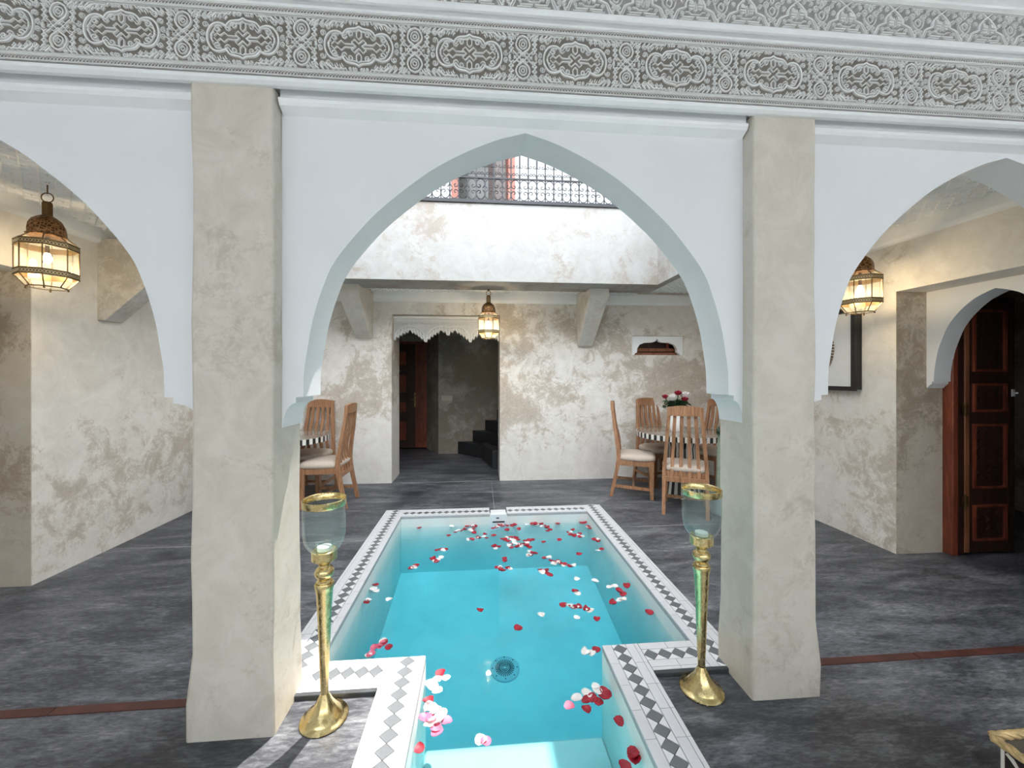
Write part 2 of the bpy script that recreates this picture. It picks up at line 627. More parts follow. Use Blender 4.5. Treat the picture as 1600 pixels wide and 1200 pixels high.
HALF = [(0.0, 2.622), (0.055, 2.606), (0.125, 2.585), (0.22, 2.546), (0.31, 2.502), (0.40, 2.45), (0.475, 2.398), (0.605, 2.292), (0.715, 2.185),
        (0.845, 2.02), (0.90, 1.90), (0.945, 1.75), (0.968, 1.62), (0.982, 1.52), (0.985, 1.41)]


def half_arch(gap):
    """right half of an arch opening with its stepped cavetto springer; x from the arch centre, ends at the pillar"""
    h = smooth_line(HALF, 4)
    e = 0.985
    st = e + min(0.035, gap * 0.35)
    end = e + gap - 0.004
    out = list(h) + [(st, 1.408), (st, 1.383)]
    hgt = 0.108
    for i in range(1, 9):
        a = i / 8 * pi / 2
        out.append((st + (end - st) * sin(a), 1.383 - hgt * (1 - cos(a))))
    return out


arch_wall = thing('wall_front', (0, 0, 0), 'smooth white arcade wall with three pointed arches', 'wall', kind='structure')
for cx, gl, gr, xl, xr in ((0.21, 0.091, 0.073, -0.866, 1.268), (-2.333, 0.158, 0.158, -3.95, -1.19), (2.695, 0.13, 0.158, 1.58, 4.6)):
    L = [(cx - x, z) for x, z in half_arch(gl)]
    R = [(cx + x, z) for x, z in half_arch(gr)]
    lo, hi = L[-1][0], R[-1][0]
    xl2 = min(xl, lo - 0.003)
    xr2 = max(xr, hi + 0.003)
    outl = [(xl2, 1.275), (xl2, 2.80), (xr2, 2.80), (xr2, 1.275)] + R[::-1] + L[1:]
    bb = MB().prism(outl, XZ, AY0, AY1)
    bb.build('arch_panel', M['white_wall'], arch_wall)
    # shallow upper band over the arch with its chamfered fillets
    bnd = MB()
    prof = [(AY0 + 0.01, 2.672), (AY0 - 0.004, 2.672), (1.756, 2.688), (1.75, 2.692), (1.75, 2.745), (AY0 + 0.01, 2.745)]
    bnd.prism(prof, YZ, xl + (0.0 if xl < -1 else 0.012), xr - (0.0 if xr > 1.5 else 0.012))
    bnd.build('band', M['white_wall'], arch_wall)
    fil = MB()
    fil.prism([(1.742, 2.676), (1.750, 2.664), (AY0 + 0.005, 2.640), (AY0 + 0.005, 2.694), (1.744, 2.694), (1.738, 2.688)], YZ, xl + 0.008, xr - 0.008)
    fil.build('fillet', M['white_trim'], arch_wall)
for xl, xr in ((-3.95, -3.44), (3.82, 4.6)):
    MB().box(xl, xr, 1.72, AY1, 0, 2.72).build('pier', M['pillar_plaster'], arch_wall)
# storey above the carved bands
MB().box(-3.95, 4.6, 1.72, AY1, 2.74, 3.62).build('upper_wall', M['white_wall'], arch_wall)

# ------------------------------------------------------------------ carved friezes
FR = thing('trim_1', (0, 0, 0), 'two bands of carved white arabesque plaster above the arches', 'frieze', kind='structure')
FX0, FX1 = -3.4, 4.0
mold = MB()
mold.prism([(1.72, 2.712), (1.702, 2.712), (1.688, 2.722), (1.684, 2.730), (1.688, 2.738), (1.72, 2.738)], YZ, FX0, FX1)
mold.build('lower_fillet', M['white_trim'], FR)
mold = MB()
mold.prism([(1.72, 3.036), (1.692, 3.036), (1.690, 3.046), (1.680, 3.050), (1.668, 3.046), (1.660, 3.050), (1.658, 3.066), (1.66, 3.074), (1.72, 3.074)], YZ, FX0, FX1)
mold.build('middle_molding', M['white_trim'], FR)
mold = MB()
mold.prism([(1.72, 3.232), (1.664, 3.232), (1.652, 3.240), (1.652, 3.252), (1.63, 3.266), (1.61, 3.27), (1.60, 3.29), (1.60, 3.42), (1.72, 3.42)], YZ, FX0, FX1)
mold.build('top_molding', M['white_trim'], FR)

P1 = 0.4645
H1 = 0.113                 # half height of the main band
mpf = lambda a, b_, c: (a, -c, b_)


def lower_panel():
    m = MB()
    x = P1 / 2
    # ground and edge fillets
    m.box(-x + 0.0006, x - 0.0006, 0.0, 0.02, -0.172 + 0.025, 0.147, 1)
    h = 0.0065
    R = lambda pts, w, hh=h, cl=False: m.ribbon(pts, w, hh, mpf, cl)
    for s in (-1, 1):
        R([(-x, s * (H1 + 0.001)), (x, s * (H1 + 0.001))], 0.005)
        R([(-x, s * (H1 - 0.006)), (x, s * (H1 - 0.006))], 0.0025, h * 0.7)
        for e0 in (0.0065, 0.0275):
            R([(-x, s * (H1 + e0)), (x, s * (H1 + e0))], 0.005)
        # criss-cross lattice strip
        n = 36
        p = P1 / n
        y0, y1 = s * (H1 + 0.009), s * (H1 + 0.025)
        for i in range(-1, n):
            a0 = -x + p * i
            for q0, q1 in ((a0, a0 + p), (a0 + p, a0)):
                if min(q0, q1) < -x - 1e-6 or max(q0, q1) > x + 1e-6:
                    continue
                R([(q0, y0), (q1, y1)], 0.0015, 0.0025)
    # lobed cartouche
    q = [(0.140, 0.0), (0.1385, 0.016), (0.131, 0.036), (0.117, 0.052), (0.098, 0.0585), (0.080, 0.0555), (0.066, 0.047)]
    t = [(0.066, 0.047), (0.060, 0.058), (0.048, 0.0685), (0.030, 0.0725), (0.014, 0.075), (0.0, 0.083)]
    qs = smooth_line(q, 3)[:-1] + smooth_line(t, 3)
    full = qs + [(-a, b_) for a, b_ in qs[::-1][1:]]
    full = full + [(-a, -b_) for a, b_ in full[1:]][:-1]
    R(full, 0.0085, h, True)
    R([(a * 0.875, b_ * 0.845) for a, b_ in full], 0.0042, h * 0.8, True)
    for sx in (-1, 1):
        for sy in (-1, 1):
            T = lambda pts: [(sx * a, sy * b_) for a, b_ in pts]
            # straight strapwork in the middle
            R(T([(0.0, 0.010), (0.018, 0.028), (0.030, 0.016), (0.012, -0.002)]), 0.0055)
            R(T([(0.022, 0.007), (0.058, 0.007), (0.072, 0.020), (0.088, 0.006)]), 0.0052)
            R(T([(0.0, 0.028), (0.010, 0.040), (0.010, 0.060), (0.0, 0.070)]), 0.005)
            R(T([(0.088, 0.006), (0.10, 0.016), (0.112, 0.004)]), 0.0045)
            # scrolls in the lobes
            R(T(spiral(0.098, 0.033, 0.0165, 2.6, -1.35)), 0.0048)
            R(T(spiral(0.098, 0.033, 0.006, 0.4, 0.6)), 0.004, h * 0.7)
            R(T(spiral(0.036, 0.050, 0.0145, 0.2, 1.3)), 0.0048)
            R(T(smooth_line([(0.048, 0.040), (0.056, 0.030), (0.066, 0.034), (0.070, 0.044)], 3)), 0.0045)
            R(T(smooth_line([(0.112, 0.020), (0.122, 0.014), (0.127, 0.002)], 3)), 0.0045)
            # rosette column at the panel edge (half each side)
            oc = [(x, 0.094), (x - 0.018, 0.086), (x - 0.0265, 0.072), (x - 0.0305, 0.056), (x - 0.024, 0.038), (x - 0.010, 0.026), (x, 0.018)]
            R(T(smooth_line(oc, 3)), 0.0075)
            R(T(smooth_line([(x, 0.078), (x - 0.011, 0.073), (x - 0.017, 0.058), (x - 0.012, 0.043), (x, 0.037)], 3)), 0.0045)
            R(T(smooth_line([(x, 0.066), (x - 0.006, 0.062), (x - 0.008, 0.054), (x, 0.048)], 3)), 0.004)
            R(T([(x, 0.007), (x - 0.016, 0.022), (x - 0.027, 0.012), (x - 0.044, 0.028)]), 0.0055)
            R(T([(x, 0.017), (x - 0.026, -0.008), (x - 0.040, 0.006)]), 0.0052)
            # braid between rosette and cartouche
            for k in range(3):
                y = 0.026 + 0.022 * k
                R(T(smooth_line([(x - 0.062, y - 0.011), (x - 0.050, y), (x - 0.060, y + 0.012)], 3)), 0.0046)
                R(T(smooth_line([(x - 0.040, y - 0.011), (x - 0.054, y - 0.001), (x - 0.042, y + 0.012)], 3)), 0.0046)
            R(T(spiral(x - 0.074, 0.013, 0.012, 1.2, 1.4)), 0.0036)
            R(T(spiral(x - 0.058, 0.006, 0.006, 3.6, 1.2)), 0.004)
            # leaf sprays along the edges
            for k in range(7):
                xx = 0.060 + 0.0205 * k
                R(T([(xx, 0.104), (xx + 0.006, 0.098), (xx + 0.014, 0.090), (xx + 0.019, 0.080)]), [0.003, 0.008, 0.007, 0.003], h * 0.8)
                R(T(smooth_line([(xx + 0.002, 0.088), (xx + 0.008, 0.083), (xx + 0.011, 0.074)], 2)), [0.003, 0.006, 0.006, 0.005, 0.003][:5], h * 0.7)
            R(T([(0.046, 0.108), (0.054, 0.095), (0.062, 0.098), (0.112, 0.098)]), 0.0052)
            R(T([(0.112, 0.098), (0.122, 0.088), (0.136, 0.075)]), 0.0045)
            R(T(spiral(0.014, 0.098, 0.0105, -0.8, 1.3)), 0.0048)
            R(T(spiral(0.034, 0.096, 0.0075, 2.4, -1.2)), 0.0045)
            R(T(spiral(0.126, 0.073, 0.0125, 0.5, 1.3)), 0.0036)
            R(T(spiral(0.147, 0.048, 0.013, 3.6, -1.5)), 0.0036)
            R(T(spiral(0.150, 0.080, 0.012, 1.0, 1.5)), 0.0036)
            R(T(spiral(0.178, 0.093, 0.010, 4.0, 1.3)), 0.0036)
            R(T(spiral(0.205, 0.098, 0.0075, 1.0, -1.3)), 0.0042)
    return m.mesh('frieze_panel', [M['carved'], M['carved_ground']])


me = lower_panel()
for i in range(-7, 9):
    inst('frieze_panel', me, FR, (-0.045 + P1 * i, 1.700, 2.893))

P2 = 0.241


def upper_panel():
    m = MB()
    x = P2 / 2
    m.box(-x + 0.0006, x - 0.0006, 0, 0.03, 0.0, 0.162, 1)
    h = 0.008
    R = lambda pts, w, hh=h, cl=False: m.ribbon(pts, w, hh, mpf, cl)
    R([(-x, 0.004), (x, 0.004)], 0.006)
    R([(-x, 0.157), (x, 0.157)], 0.006)
    R([(-x, 0.150), (x, 0.150)], 0.003)
    for s in (-1, 1):
        T = lambda pts: [(s * a, b_) for a, b_ in pts]
        for off, w in ((0.0, 0.0075), (0.012, 0.0045)):
            k = 1 - off / 0.11
            R(T(smooth_line([(0.100 * k + 0.004, 0.008), (0.092 * k, 0.030), (0.082 * k, 0.050), (0.060 * k, 0.060), (0.046 * k, 0.064)], 3)), w)
            R(T(smooth_line([(0.046 * k, 0.064), (0.044 * k, 0.084), (0.030 * k, 0.104), (0.010 * k, 0.122 - off)], 3)), w)
        R(T([(0.010, 0.122), (-0.030, 0.150)]), 0.006)
        # pine cones
        for k in range(5):
            z = 0.058 + 0.0095 * k
            ww = [0.008, 0.012, 0.012, 0.010, 0.006][k]
            R(T([(0.021 - ww, z), (0.021, z - 0.002), (0.021 + ww, z)]), 0.0075, 0.010 + 0.003 * (2 - abs(2 - k)))
        R(T([(0.0, 0.034), (0.020, 0.034), (0.030, 0.044), (0.046, 0.044)]), 0.0055)
        R(T([(0.004, 0.022), (0.060, 0.022)]), 0.007)
        R(T([(0.012, 0.012), (0.072, 0.012)]), 0.005)
        R(T(spiral(0.060, 0.036, 0.010, 0.3, 1.3)), 0.0046)
        R(T([(0.0, 0.048), (0.006, 0.056), (0.003, 0.080), (0.0, 0.092)]), 0.005)
        # between the arches
        R(T(spiral(x - 0.010, 0.034, 0.0105, 3.0, -1.3)), 0.005)
        R(T(spiral(x - 0.014, 0.016, 0.008, 1.0, 1.2)), 0.0045)
        R(T(smooth_line([(x, 0.060), (x - 0.010, 0.068), (x - 0.012, 0.084), (x, 0.096)], 3)), 0.005)
        R(T(smooth_line([(x, 0.046), (x - 0.014, 0.052), (x - 0.026, 0.066), (x - 0.030, 0.084)], 3)), 0.005)
        R(T(spiral(x - 0.030, 0.106, 0.016, 4.4, 1.5)), 0.0052)
        R(T(spiral(x - 0.058, 0.092, 0.011, 0.4, 1.3)), 0.0046)
        R(T(spiral(x - 0.052, 0.124, 0.011, 2.4, -1.3)), 0.0046)
        R(T(spiral(x - 0.016, 0.134, 0.010, 0.0, 1.3)), 0.0046)
        R(T(spiral(0.034, 0.134, 0.011, 4.0, 1.2)), 0.0046)
        R(T([(x, 0.110), (x - 0.008, 0.120), (x, 0.146)]), [0.004, 0.008, 0.004])
        R(T([(0.050, 0.142), (0.072, 0.142)]), 0.006)
        R(T([(0.094, 0.142), (0.112, 0.142)]), 0.006)
    return m.mesh('carved_panel', [M['carved'], M['carved_ground_pale']])


me = upper_panel()
for i in range(-13, 16):
    o = inst('carved_panel', me, FR, (-0.01 + P2 * i, 1.668, 3.072))

# ------------------------------------------------------------------ gallery walls
wl = MB()
wl.box(-3.5, -3.2, 3.07, 5.6, 0, 3.0)
wl.box(-3.5, -3.2, 1.975, 3.07, 2.25, 3.0)
wl.box(-3.95, -3.5, 3.07, 3.3, 0, 2.6)
wl.box(-4.15, -3.95, 1.6, 3.3, 0, 3.0)
wl.box(-3.95, -3.5, 1.975, 3.07, 2.25, 2.6)
tag(wl.build('wall_left', M['side_plaster']), 'worn cream plaster wall of the left gallery with a recess', 'wall', kind='structure')

wr = MB()
wr.box(3.5, 3.93, 3.02, 5.6, 0, 3.0)
wr.box(3.5, 3.93, 1.975, 3.02, 2.215, 3.0)
tag(wr.build('wall_right', M['side_plaster']), 'worn cream plaster wall of the right gallery beside the arched door', 'wall', kind='structure')
MB().box(3.503, 3.93, 3.0155, 3.0215, 0, 2.213).build('jamb', M['jamb_plaster'], bpy.data.objects['wall_right'])
MB().box(-3.495, -3.203, 3.065, 3.0715, 0, 2.25).build('jamb', M['jamb_plaster'], bpy.data.objects['wall_left'])

DX0, DX1, DZ = -1.234, 0.285, 2.375
VX0, VX1, VZ0, VZ1 = 2.235, 3.03, 1.815, 2.10       # little niche window
wb = MB()
wb.box(-3.5, DX0, 5.6, 6.12, 0, 3.0)
wb.box(DX0, DX1, 5.6, 6.12, DZ, 3.0)
wb.box(DX1, VX0, 5.6, 6.12, 0, 3.0)
wb.box(VX1, 3.93, 5.6, 6.12, 0, 3.0)
wb.box(VX0, VX1, 5.6, 6.12, 0, VZ0)
wb.box(VX0, VX1, 5.6, 6.12, VZ1, 3.0)
wb.box(VX0, VX1, 5.9, 6.12, VZ0, VZ1)
wall_back = tag(wb.build('wall_back', M['back_plaster']), 'flaking cream and tan plaster wall behind the pool', 'wall', kind='structure')

# corbels
def corbel(pts, fn_lo, a0, a1, lab):
    bb = MB().prism(pts, fn_lo, a0, a1)
    return tag(bb.build('corbel', M['corbel_plaster'], bevel=0.008), lab, 'corbel', group='plaster corbels under the balcony', kind='structure')


for xc, zb, lab in ((-1.60, 2.03, 'sloping grey corbel left of the scalloped doorway'), (1.52, 1.94, 'sloping grey corbel right of the hanging brass lantern')):
    bb = MB()
    w0, w1 = 0.105, 0.125
    lo = [(xc - w1, 4.88, 2.62), (xc + w1, 4.88, 2.62), (xc + w1, 5.61, 2.62), (xc - w1, 5.61, 2.62)]
    hi = [(xc - w1, 4.88, 2.53), (xc + w1, 4.88, 2.53), (xc + w0, 5.59, zb), (xc - w0, 5.59, zb)]
    v = [(xc - w1, 5.61, 2.66), (xc - w1, 4.86, 2.66), (xc - w1, 4.86, 2.53), (xc - w0, 5.53, zb), (xc - w0, 5.61, zb),
         (xc + w1, 5.61, 2.66), (xc + w1, 4.86, 2.66), (xc + w1, 4.86, 2.53), (xc + w0, 5.53, zb), (xc + w0, 5.61, zb)]
    bb.add(v, [(4, 3, 2, 1, 0), (5, 6, 7, 8, 9), (0, 1, 6, 5), (1, 2, 7, 6), (2, 3, 8, 7), (3, 4, 9, 8), (4, 0, 5, 9)])
    tag(bb.build('corbel', M['corbel_plaster'], bevel=0.006), lab, 'corbel', kind='structure')
for y0, lab in ((3.55, 'sloping plaster corbel on the left gallery wall behind the lantern'),):
    bb = MB().prism([(-3.21, 1.97), (-3.14, 1.97), (-2.50, 2.56), (-2.50, 2.66), (-3.21, 2.66)], XZ, y0, y0 + 0.17)
    tag(bb.build('corbel', M['corbel_plaster'], bevel=0.006), lab, 'corbel', kind='structure')

# ceilings with embossed lattice
def relief_ceiling(x0, x1, y0, y1, z, lab, p=0.10):
    o = tag(MB().box(x0, x1, y0, y1, z, z + 0.12).build('ceiling', M['white_trim']), lab, 'ceiling', kind='structure')
    m = MB()
    mp = lambda a, b_, c: (a, b_, z - c)
    R = lambda pts, w, h=0.010, cl=False: m.ribbon(pts, w, h, mp, cl, taper=0.6)
    nx, ny = int((x1 - x0) / p), int((y1 - y0) / p)
    for i in range(nx):
        for j in range(ny):
            cx, cy = x0 + (i + 0.5) * p, y0 + (j + 0.5) * p
            hlf = p / 2
            R([(cx - hlf, cy), (cx, cy + hlf), (cx + hlf, cy), (cx, cy - hlf)], 0.016, 0.022, True)
            R([(cx - hlf * .5, cy - hlf * .5), (cx + hlf * .5, cy + hlf * .5)], 0.012, 0.016)
            R([(cx - hlf * .5, cy + hlf * .5), (cx + hlf * .5, cy - hlf * .5)], 0.012, 0.016)
    r = m.build('ceiling_relief', M['white_trim'], o)
    r['kind'] = 'stuff'
    return o


relief_ceiling(-3.2, -2.15, 1.975, 5.6, 2.755, 'embossed white ceiling of the left gallery')
relief_ceiling(2.26, 3.5, 1.975, 5.6, 2.755, 'embossed white ceiling of the right gallery')
relief_ceiling(-2.15, 2.26, 5.08, 5.6, 2.70, 'embossed white ceiling strip under the rear balcony')

# cove trims at ceiling
tag(MB().prism([(5.6, 2.545), (5.575, 2.555), (5.56, 2.585), (5.56, 2.70), (5.6, 2.70)], YZ, -3.2, 3.5).build('trim_2', M['white_trim']),
    'white cornice strip along the top of the back wall', 'cornice', kind='structure')
tag(MB().prism([(3.5, 2.615), (3.475, 2.625), (3.465, 2.65), (3.465, 2.755), (3.5, 2.755)], XZ, 1.98, 5.56).build('trim_3', M['white_trim']),
    'white cornice strip along the top of the right gallery wall', 'cornice', kind='structure')
tag(MB().prism([(-3.2, 2.615), (-3.175, 2.625), (-3.165, 2.65), (-3.165, 2.755), (-3.2, 2.755)], XZ, 1.98, 5.56).build('trim_4', M['white_trim']),
    'white cornice strip along the top of the left gallery wall', 'cornice', kind='structure')

# balconies round the court
BY = 4.60
bk = MB()
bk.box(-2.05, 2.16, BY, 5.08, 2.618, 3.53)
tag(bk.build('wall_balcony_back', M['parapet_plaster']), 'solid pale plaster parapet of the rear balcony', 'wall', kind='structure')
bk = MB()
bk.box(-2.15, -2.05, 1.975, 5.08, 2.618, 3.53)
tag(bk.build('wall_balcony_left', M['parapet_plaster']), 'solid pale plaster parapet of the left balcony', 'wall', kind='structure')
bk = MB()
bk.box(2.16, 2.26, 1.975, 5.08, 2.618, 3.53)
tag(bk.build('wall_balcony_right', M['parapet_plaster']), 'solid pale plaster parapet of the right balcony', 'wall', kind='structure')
tag(MB().box(-3.5, -2.15, 1.975, 6.12, 2.88, 3.0).box(2.26, 3.93, 1.975, 6.12, 2.88, 3.0).box(-2.15, 2.26, 5.08, 6.12, 2.83, 3.0).build('floor_balcony', M['floor']),
    'balcony floor slab around the court', 'floor', kind='structure')
cap = MB()
cap.box(-2.03, 2.14, BY - 0.03, BY + 0.12, 3.53, 3.555)
tag(cap.build('trim_5', M['iron']), 'dark metal edge strip on the rear balcony parapet', 'trim', kind='structure')

# upper rooms behind the balcony
up = MB()
UX = [(-0.33, 0.47)]
up.box(-3.5, -0.40, 5.6, 5.8, 3.0, 5.4)
up.box(0.50, 3.93, 5.6, 5.8, 3.0, 5.4)
up.box(-0.40, 0.50, 5.6, 5.8, 4.9, 5.4)
up.box(-0.40, 0.50, 5.78, 5.9, 3.0, 4.9)
tag(up.build('wall_upper_back', M['white_wall']), 'white upper floor wall behind the iron railing', 'wall', kind='structure')
up = MB()
up.box(-3.5, -3.3, 1.72, 5.8, 3.0, 5.4)
tag(up.build('wall_upper_left', M['white_wall']), 'white upper floor wall on the left of the court', 'wall', kind='structure')
up = MB()
up.box(3.73, 3.93, 1.72, 5.8, 3.0, 5.4)
tag(up.build('wall_upper_right', M['white_wall']), 'white upper floor wall on the right of the court', 'wall', kind='structure')
cn = MB()
GX0, GX1, GY1 = -0.23, 1.24, 4.17
cn.box(-3.3, GX0, 2.45, 5.6, 5.32, 5.325).box(GX1, 3.73, 2.45, 5.6, 5.32, 5.325).box(GX0, GX1, GY1, 5.6, 5.32, 5.325)  # cloth added out of view, its gap places the sun patch
tag(cn.build('added_sun_cloth', M['added_cloth']), 'unseen translucent cloth added over the court to shape the sun patch', 'sun cloth', kind='structure')

# balcony door / window: frame, glass leaves, curtain
w1 = thing('window_1', (0, 5.58, 3.0), 'tall salmon framed window behind the balcony railing', 'window', kind='structure')
for x0, x1 in ((-0.40, -0.30), (0.40, 0.50)):
    MB().box(x0, x1, -0.03, 0.10, 0, 1.9).build('frame_post', M['red_frame'], w1, bevel=0.006)
MB().box(-0.40, 0.50, -0.03, 0.10, 1.8, 1.9).build('frame_head', M['red_frame'], w1, bevel=0.006)
g = MB().box(-0.30, 0.14, 0.06, 0.075, 0, 1.8).build('pane', M['window_glass'], w1)
MB().box(0.18, 0.40, 0.10, 0.115, 0, 1.8).build('pane', M['window_glass'], w1)
MB().box(0.125, 0.20, 0.03, 0.10, 0, 1.8).build('mullion', M['dark_wood'], w1, bevel=0.004)
cu = MB()
n = 14
pts = [(0.215 + 0.012 * i, 0.075 + 0.012 * sin(i * 1.9)) for i in range(n)]
cu.prism(pts + [(a, b_ + 0.008) for a, b_ in pts[::-1]], XY, 0.02, 1.8)
cu.build('curtain', M['curtain'], w1, smooth=True)
MB().box(0.38, 0.42, 0.04, 0.10, 0, 1.8).build('stile', M['red_wood'], w1)

# wrought iron railing
rl = thing('railing', (0, BY + 0.03, 3.555), 'wrought iron balcony railing with scrolled panels above the pool', 'railing')
RX0, RX1, RP = -2.0, 2.12, 0.206
for z, nm, r in ((0.028, 'bottom_rail', 0.008), (0.292, 'middle_rail', 0.008), (0.90, 'hand_rail', 0.016)):
    MB().box(RX0, RX1, -r, r, z - r, z + r).build(nm, M['iron'], rl)


def scroll_panel():
    m = MB()
    c = RP / 4
    mp = lambda pts: [(a, 0, b_) for a, b_ in pts]
    T = lambda pts, r=0.0052: m.tube(mp(pts), r, 5)
    zc = 0.160
    for sx in (-1, 1):
        for sy in (-1, 1):
            q = []
            # C-scroll: outer arc then a curl towards the centre
            for i in range(13):
                a = radians(-60 + 255 * i / 12)
                q.append((c + 0.049 * cos(a), 0.062 + 0.058 * sin(a)))
            q1 = spiral(c + 0.004 - 0.020, 0.040, 0.030, radians(165), 0.85, 0.25, 10)
            T([(sx * a, zc + sy * b_) for a, b_ in q + q1[1:]])
    for sx in (-1, 1):
        for k in (0, 1):
            x0 = sx * (c * 2 * k)
            d = sx if k == 0 else -sx
            pts = [(x0 + d * 0.004, 0.30), (x0 + d * 0.012, 0.345), (x0 + d * 0.030, 0.362)] + \
                  [(x0 + d * (0.034 + 0.014 * sin(t)), 0.348 + 0.014 * cos(t)) for t in (0.4, 1.2, 2.0, 2.8, 3.6, 4.4)]
            T(pts, 0.0045)
            pts = [(x0 + d * 0.002, 0.50), (x0 + d * 0.006, 0.44), (x0 + d * 0.018, 0.424)] + \
                  [(x0 + d * (0.030 + 0.012 * cos(t)), 0.438 + 0.013 * sin(t)) for t in (-1.6, -0.8, 0, 0.8, 1.6, 2.4)]
            T(pts, 0.0045)
    return m.mesh('scroll_panel', [M['iron']])


me_s = scroll_panel()
me_b = MB().box(-0.006, 0.006, -0.006, 0.006, 0.0, 0.42).box(-0.009, 0.009, -0.009, 0.009, 0.42, 0.90).box(-0.011, 0.011, -0.011, 0.011, 0.278, 0.306).mesh('baluster', [M['iron']])
n = int((RX1 - RX0) / RP)
for i in range(n):
    xc = RX0 + RP * (i + 0.5)
    inst('scroll_panel', me_s, rl, (xc, 0, 0))['kind'] = 'stuff'
    inst('baluster', me_b, rl, (xc, 0, 0))
    inst('baluster', me_b, rl, (xc - RP / 2, 0, 0))
inst('baluster', me_b, rl, (RX0 + RP * n, 0, 0))

# ------------------------------------------------------------------ back doorway: lambrequin, hall, stairs, door
lam = thing('trim_6', (0, 5.70, 0), 'white scalloped plaster lambrequin hanging in the back doorway', 'lambrequin', kind='structure')
cusps = [(-1.222, 2.03), (-1.0, 2.15), (-0.78, 2.005), (-0.565, 2.150), (-0.461, 2.105), (-0.357, 2.150), (-0.140, 2.005), (0.070, 2.150), (0.279, 2.02)]
edge = []
for (xa, za), (xb, zb) in zip(cusps[:-1], cusps[1:]):
    n = 5 if abs(xb - xa) > 0.15 else 2
    for i in range(n):
        t0, t1 = i / n, (i + 1) / n
        xs, xe = xa + (xb - xa) * t0, xa + (xb - xa) * t1
        bow = lambda t: za + (zb - za) * t + 0.018 * sin(pi * t)
        z0_, z1_ = bow(t0), bow(t1)
        wd = xe - xs
        top = max(z0_, z1_) + 0.012
        low = min(z0_, z1_) - 0.012
        if zb > za:
            edge += [(xs, low), (xs + wd * 0.35, low), (xs + wd * 0.5, (z0_ + z1_) / 2), (xs + wd * 0.62, top)]
        else:
            edge += [(xs + wd * 0.38, top), (xs + wd * 0.5, (z0_ + z1_) / 2), (xs + wd * 0.65, low), (xe, low)]
edge = [(max(DX0 + 0.005, min(DX1 - 0.005, a)), b_) for a, b_ in edge]
bb = MB().prism([(DX0 + 0.003, 2.37), (DX0 + 0.003, 2.03)] + edge + [(DX1 - 0.003, 2.02), (DX1 - 0.003, 2.37)], XZ, 0.0, 0.07)
bb.build('panel', M['lace_ground'], lam)
mpl = lambda a, b_, c: (a, -c, b_)
for off, w, h in ((0.016, 0.016, 0.012), (0.042, 0.013, 0.020)):
    m = MB()
    m.ribbon([(max(DX0 + 0.012, min(DX1 - 0.012, a)), b_ + off) for a, b_ in edge], w, h, mpl)
    m.build('lace_edge', M['carved'], lam)
m = MB()
for xa, xb, xp in ((-1.222, -0.78, -1.0), (-0.78, -0.461, -0.565), (-0.461, -0.14, -0.357), (-0.14, 0.279, 0.070)):
    pts = [(xa + 0.01, 2.09), (xa + (xp - xa) * 0.45, 2.185), (xp, 2.222), (xp + (xb - xp) * 0.55, 2.185), (xb - 0.01, 2.09)]
    if xb - xa < 0.35:
        if xa < -0.5:
            pts = [(xa + 0.01, 2.09), (xa + (xp - xa) * 0.45, 2.185), (xp, 2.222), (xb, 2.198)]
        else:
            pts = [(xa, 2.198), (xp, 2.222), (xp + (xb - xp) * 0.55, 2.185), (xb - 0.01, 2.09)]
    m.ribbon(smooth_line(pts, 5), 0.014, 0.022, mpl)
m.build('arch_relief', M['carved'], lam)
m = MB()
m.ribbon([(DX0 + 0.01, 2.345), (DX1 - 0.01, 2.345)], 0.03, 0.02, mpl)
m.ribbon([(DX0 + 0.01, 2.30), (DX1 - 0.01, 2.30)], 0.006, 0.006, mpl)
for i in range(60):
    a = DX0 + 0.03 + i * 0.0252
    m.ribbon(spiral(a, 2.265 - 0.012 * (i % 2), 0.011, i * 1.7, 1.2, 0.2, 8), 0.006, 0.014, mpl)
m.build('carved_field', M['carved'], lam)

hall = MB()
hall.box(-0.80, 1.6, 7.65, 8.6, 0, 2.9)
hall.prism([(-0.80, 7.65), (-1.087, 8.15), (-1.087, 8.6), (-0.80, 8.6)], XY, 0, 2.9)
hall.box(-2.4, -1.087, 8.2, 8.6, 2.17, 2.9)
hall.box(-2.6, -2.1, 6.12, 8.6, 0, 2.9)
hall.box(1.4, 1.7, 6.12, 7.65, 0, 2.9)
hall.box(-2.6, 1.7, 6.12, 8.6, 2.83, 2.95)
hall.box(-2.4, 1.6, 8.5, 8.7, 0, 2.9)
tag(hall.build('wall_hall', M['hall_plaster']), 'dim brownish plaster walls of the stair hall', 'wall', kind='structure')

d2 = thing('door_1', (-1.33, 8.18, 0), 'dark red panelled double door at the back of the hall', 'door', kind='structure')
for x0, x1, mt, pm in ((-0.62, 0.0, 'dark_wood', 'dark_wood'), (0.005, 0.24, 'red_wood', 'red_wood')):
    leaf = MB().box(x0, x1, 0, 0.05, 0.03, 2.17).build('door_leaf', M[mt], d2)
    xa, xb = x0 + (x1 - x0) * 0.24, x1 - (x1 - x0) * 0.24
    for z0_, z1_ in ((0.14, 0.62), (0.72, 1.02), (1.12, 1.58), (1.68, 2.06)):
        MB().box(xa, xb, -0.016, 0.0, z0_, z1_).build('door_panel', M[pm], leaf, bevel=0.012)
        MB().box(xa + 0.03, xb - 0.03, -0.028, -0.012, z0_ + 0.05, z1_ - 0.05).build('raised_field', M['red_wood'], leaf, bevel=0.008)
MB().box(-0.64, 0.243, -0.03, 0.0, 2.165, 2.21).build('door_head', M['red_wood'], d2)
hd = MB().box(-0.012, 0.012, -0.03, 0, 0.86, 1.16)
hd.tube([(0, -0.03, 1.03), (0, -0.06, 1.03), (-0.09, -0.06, 1.03)], 0.009, 6)
hd.build('door_handle', M['gold'], d2, smooth=True)
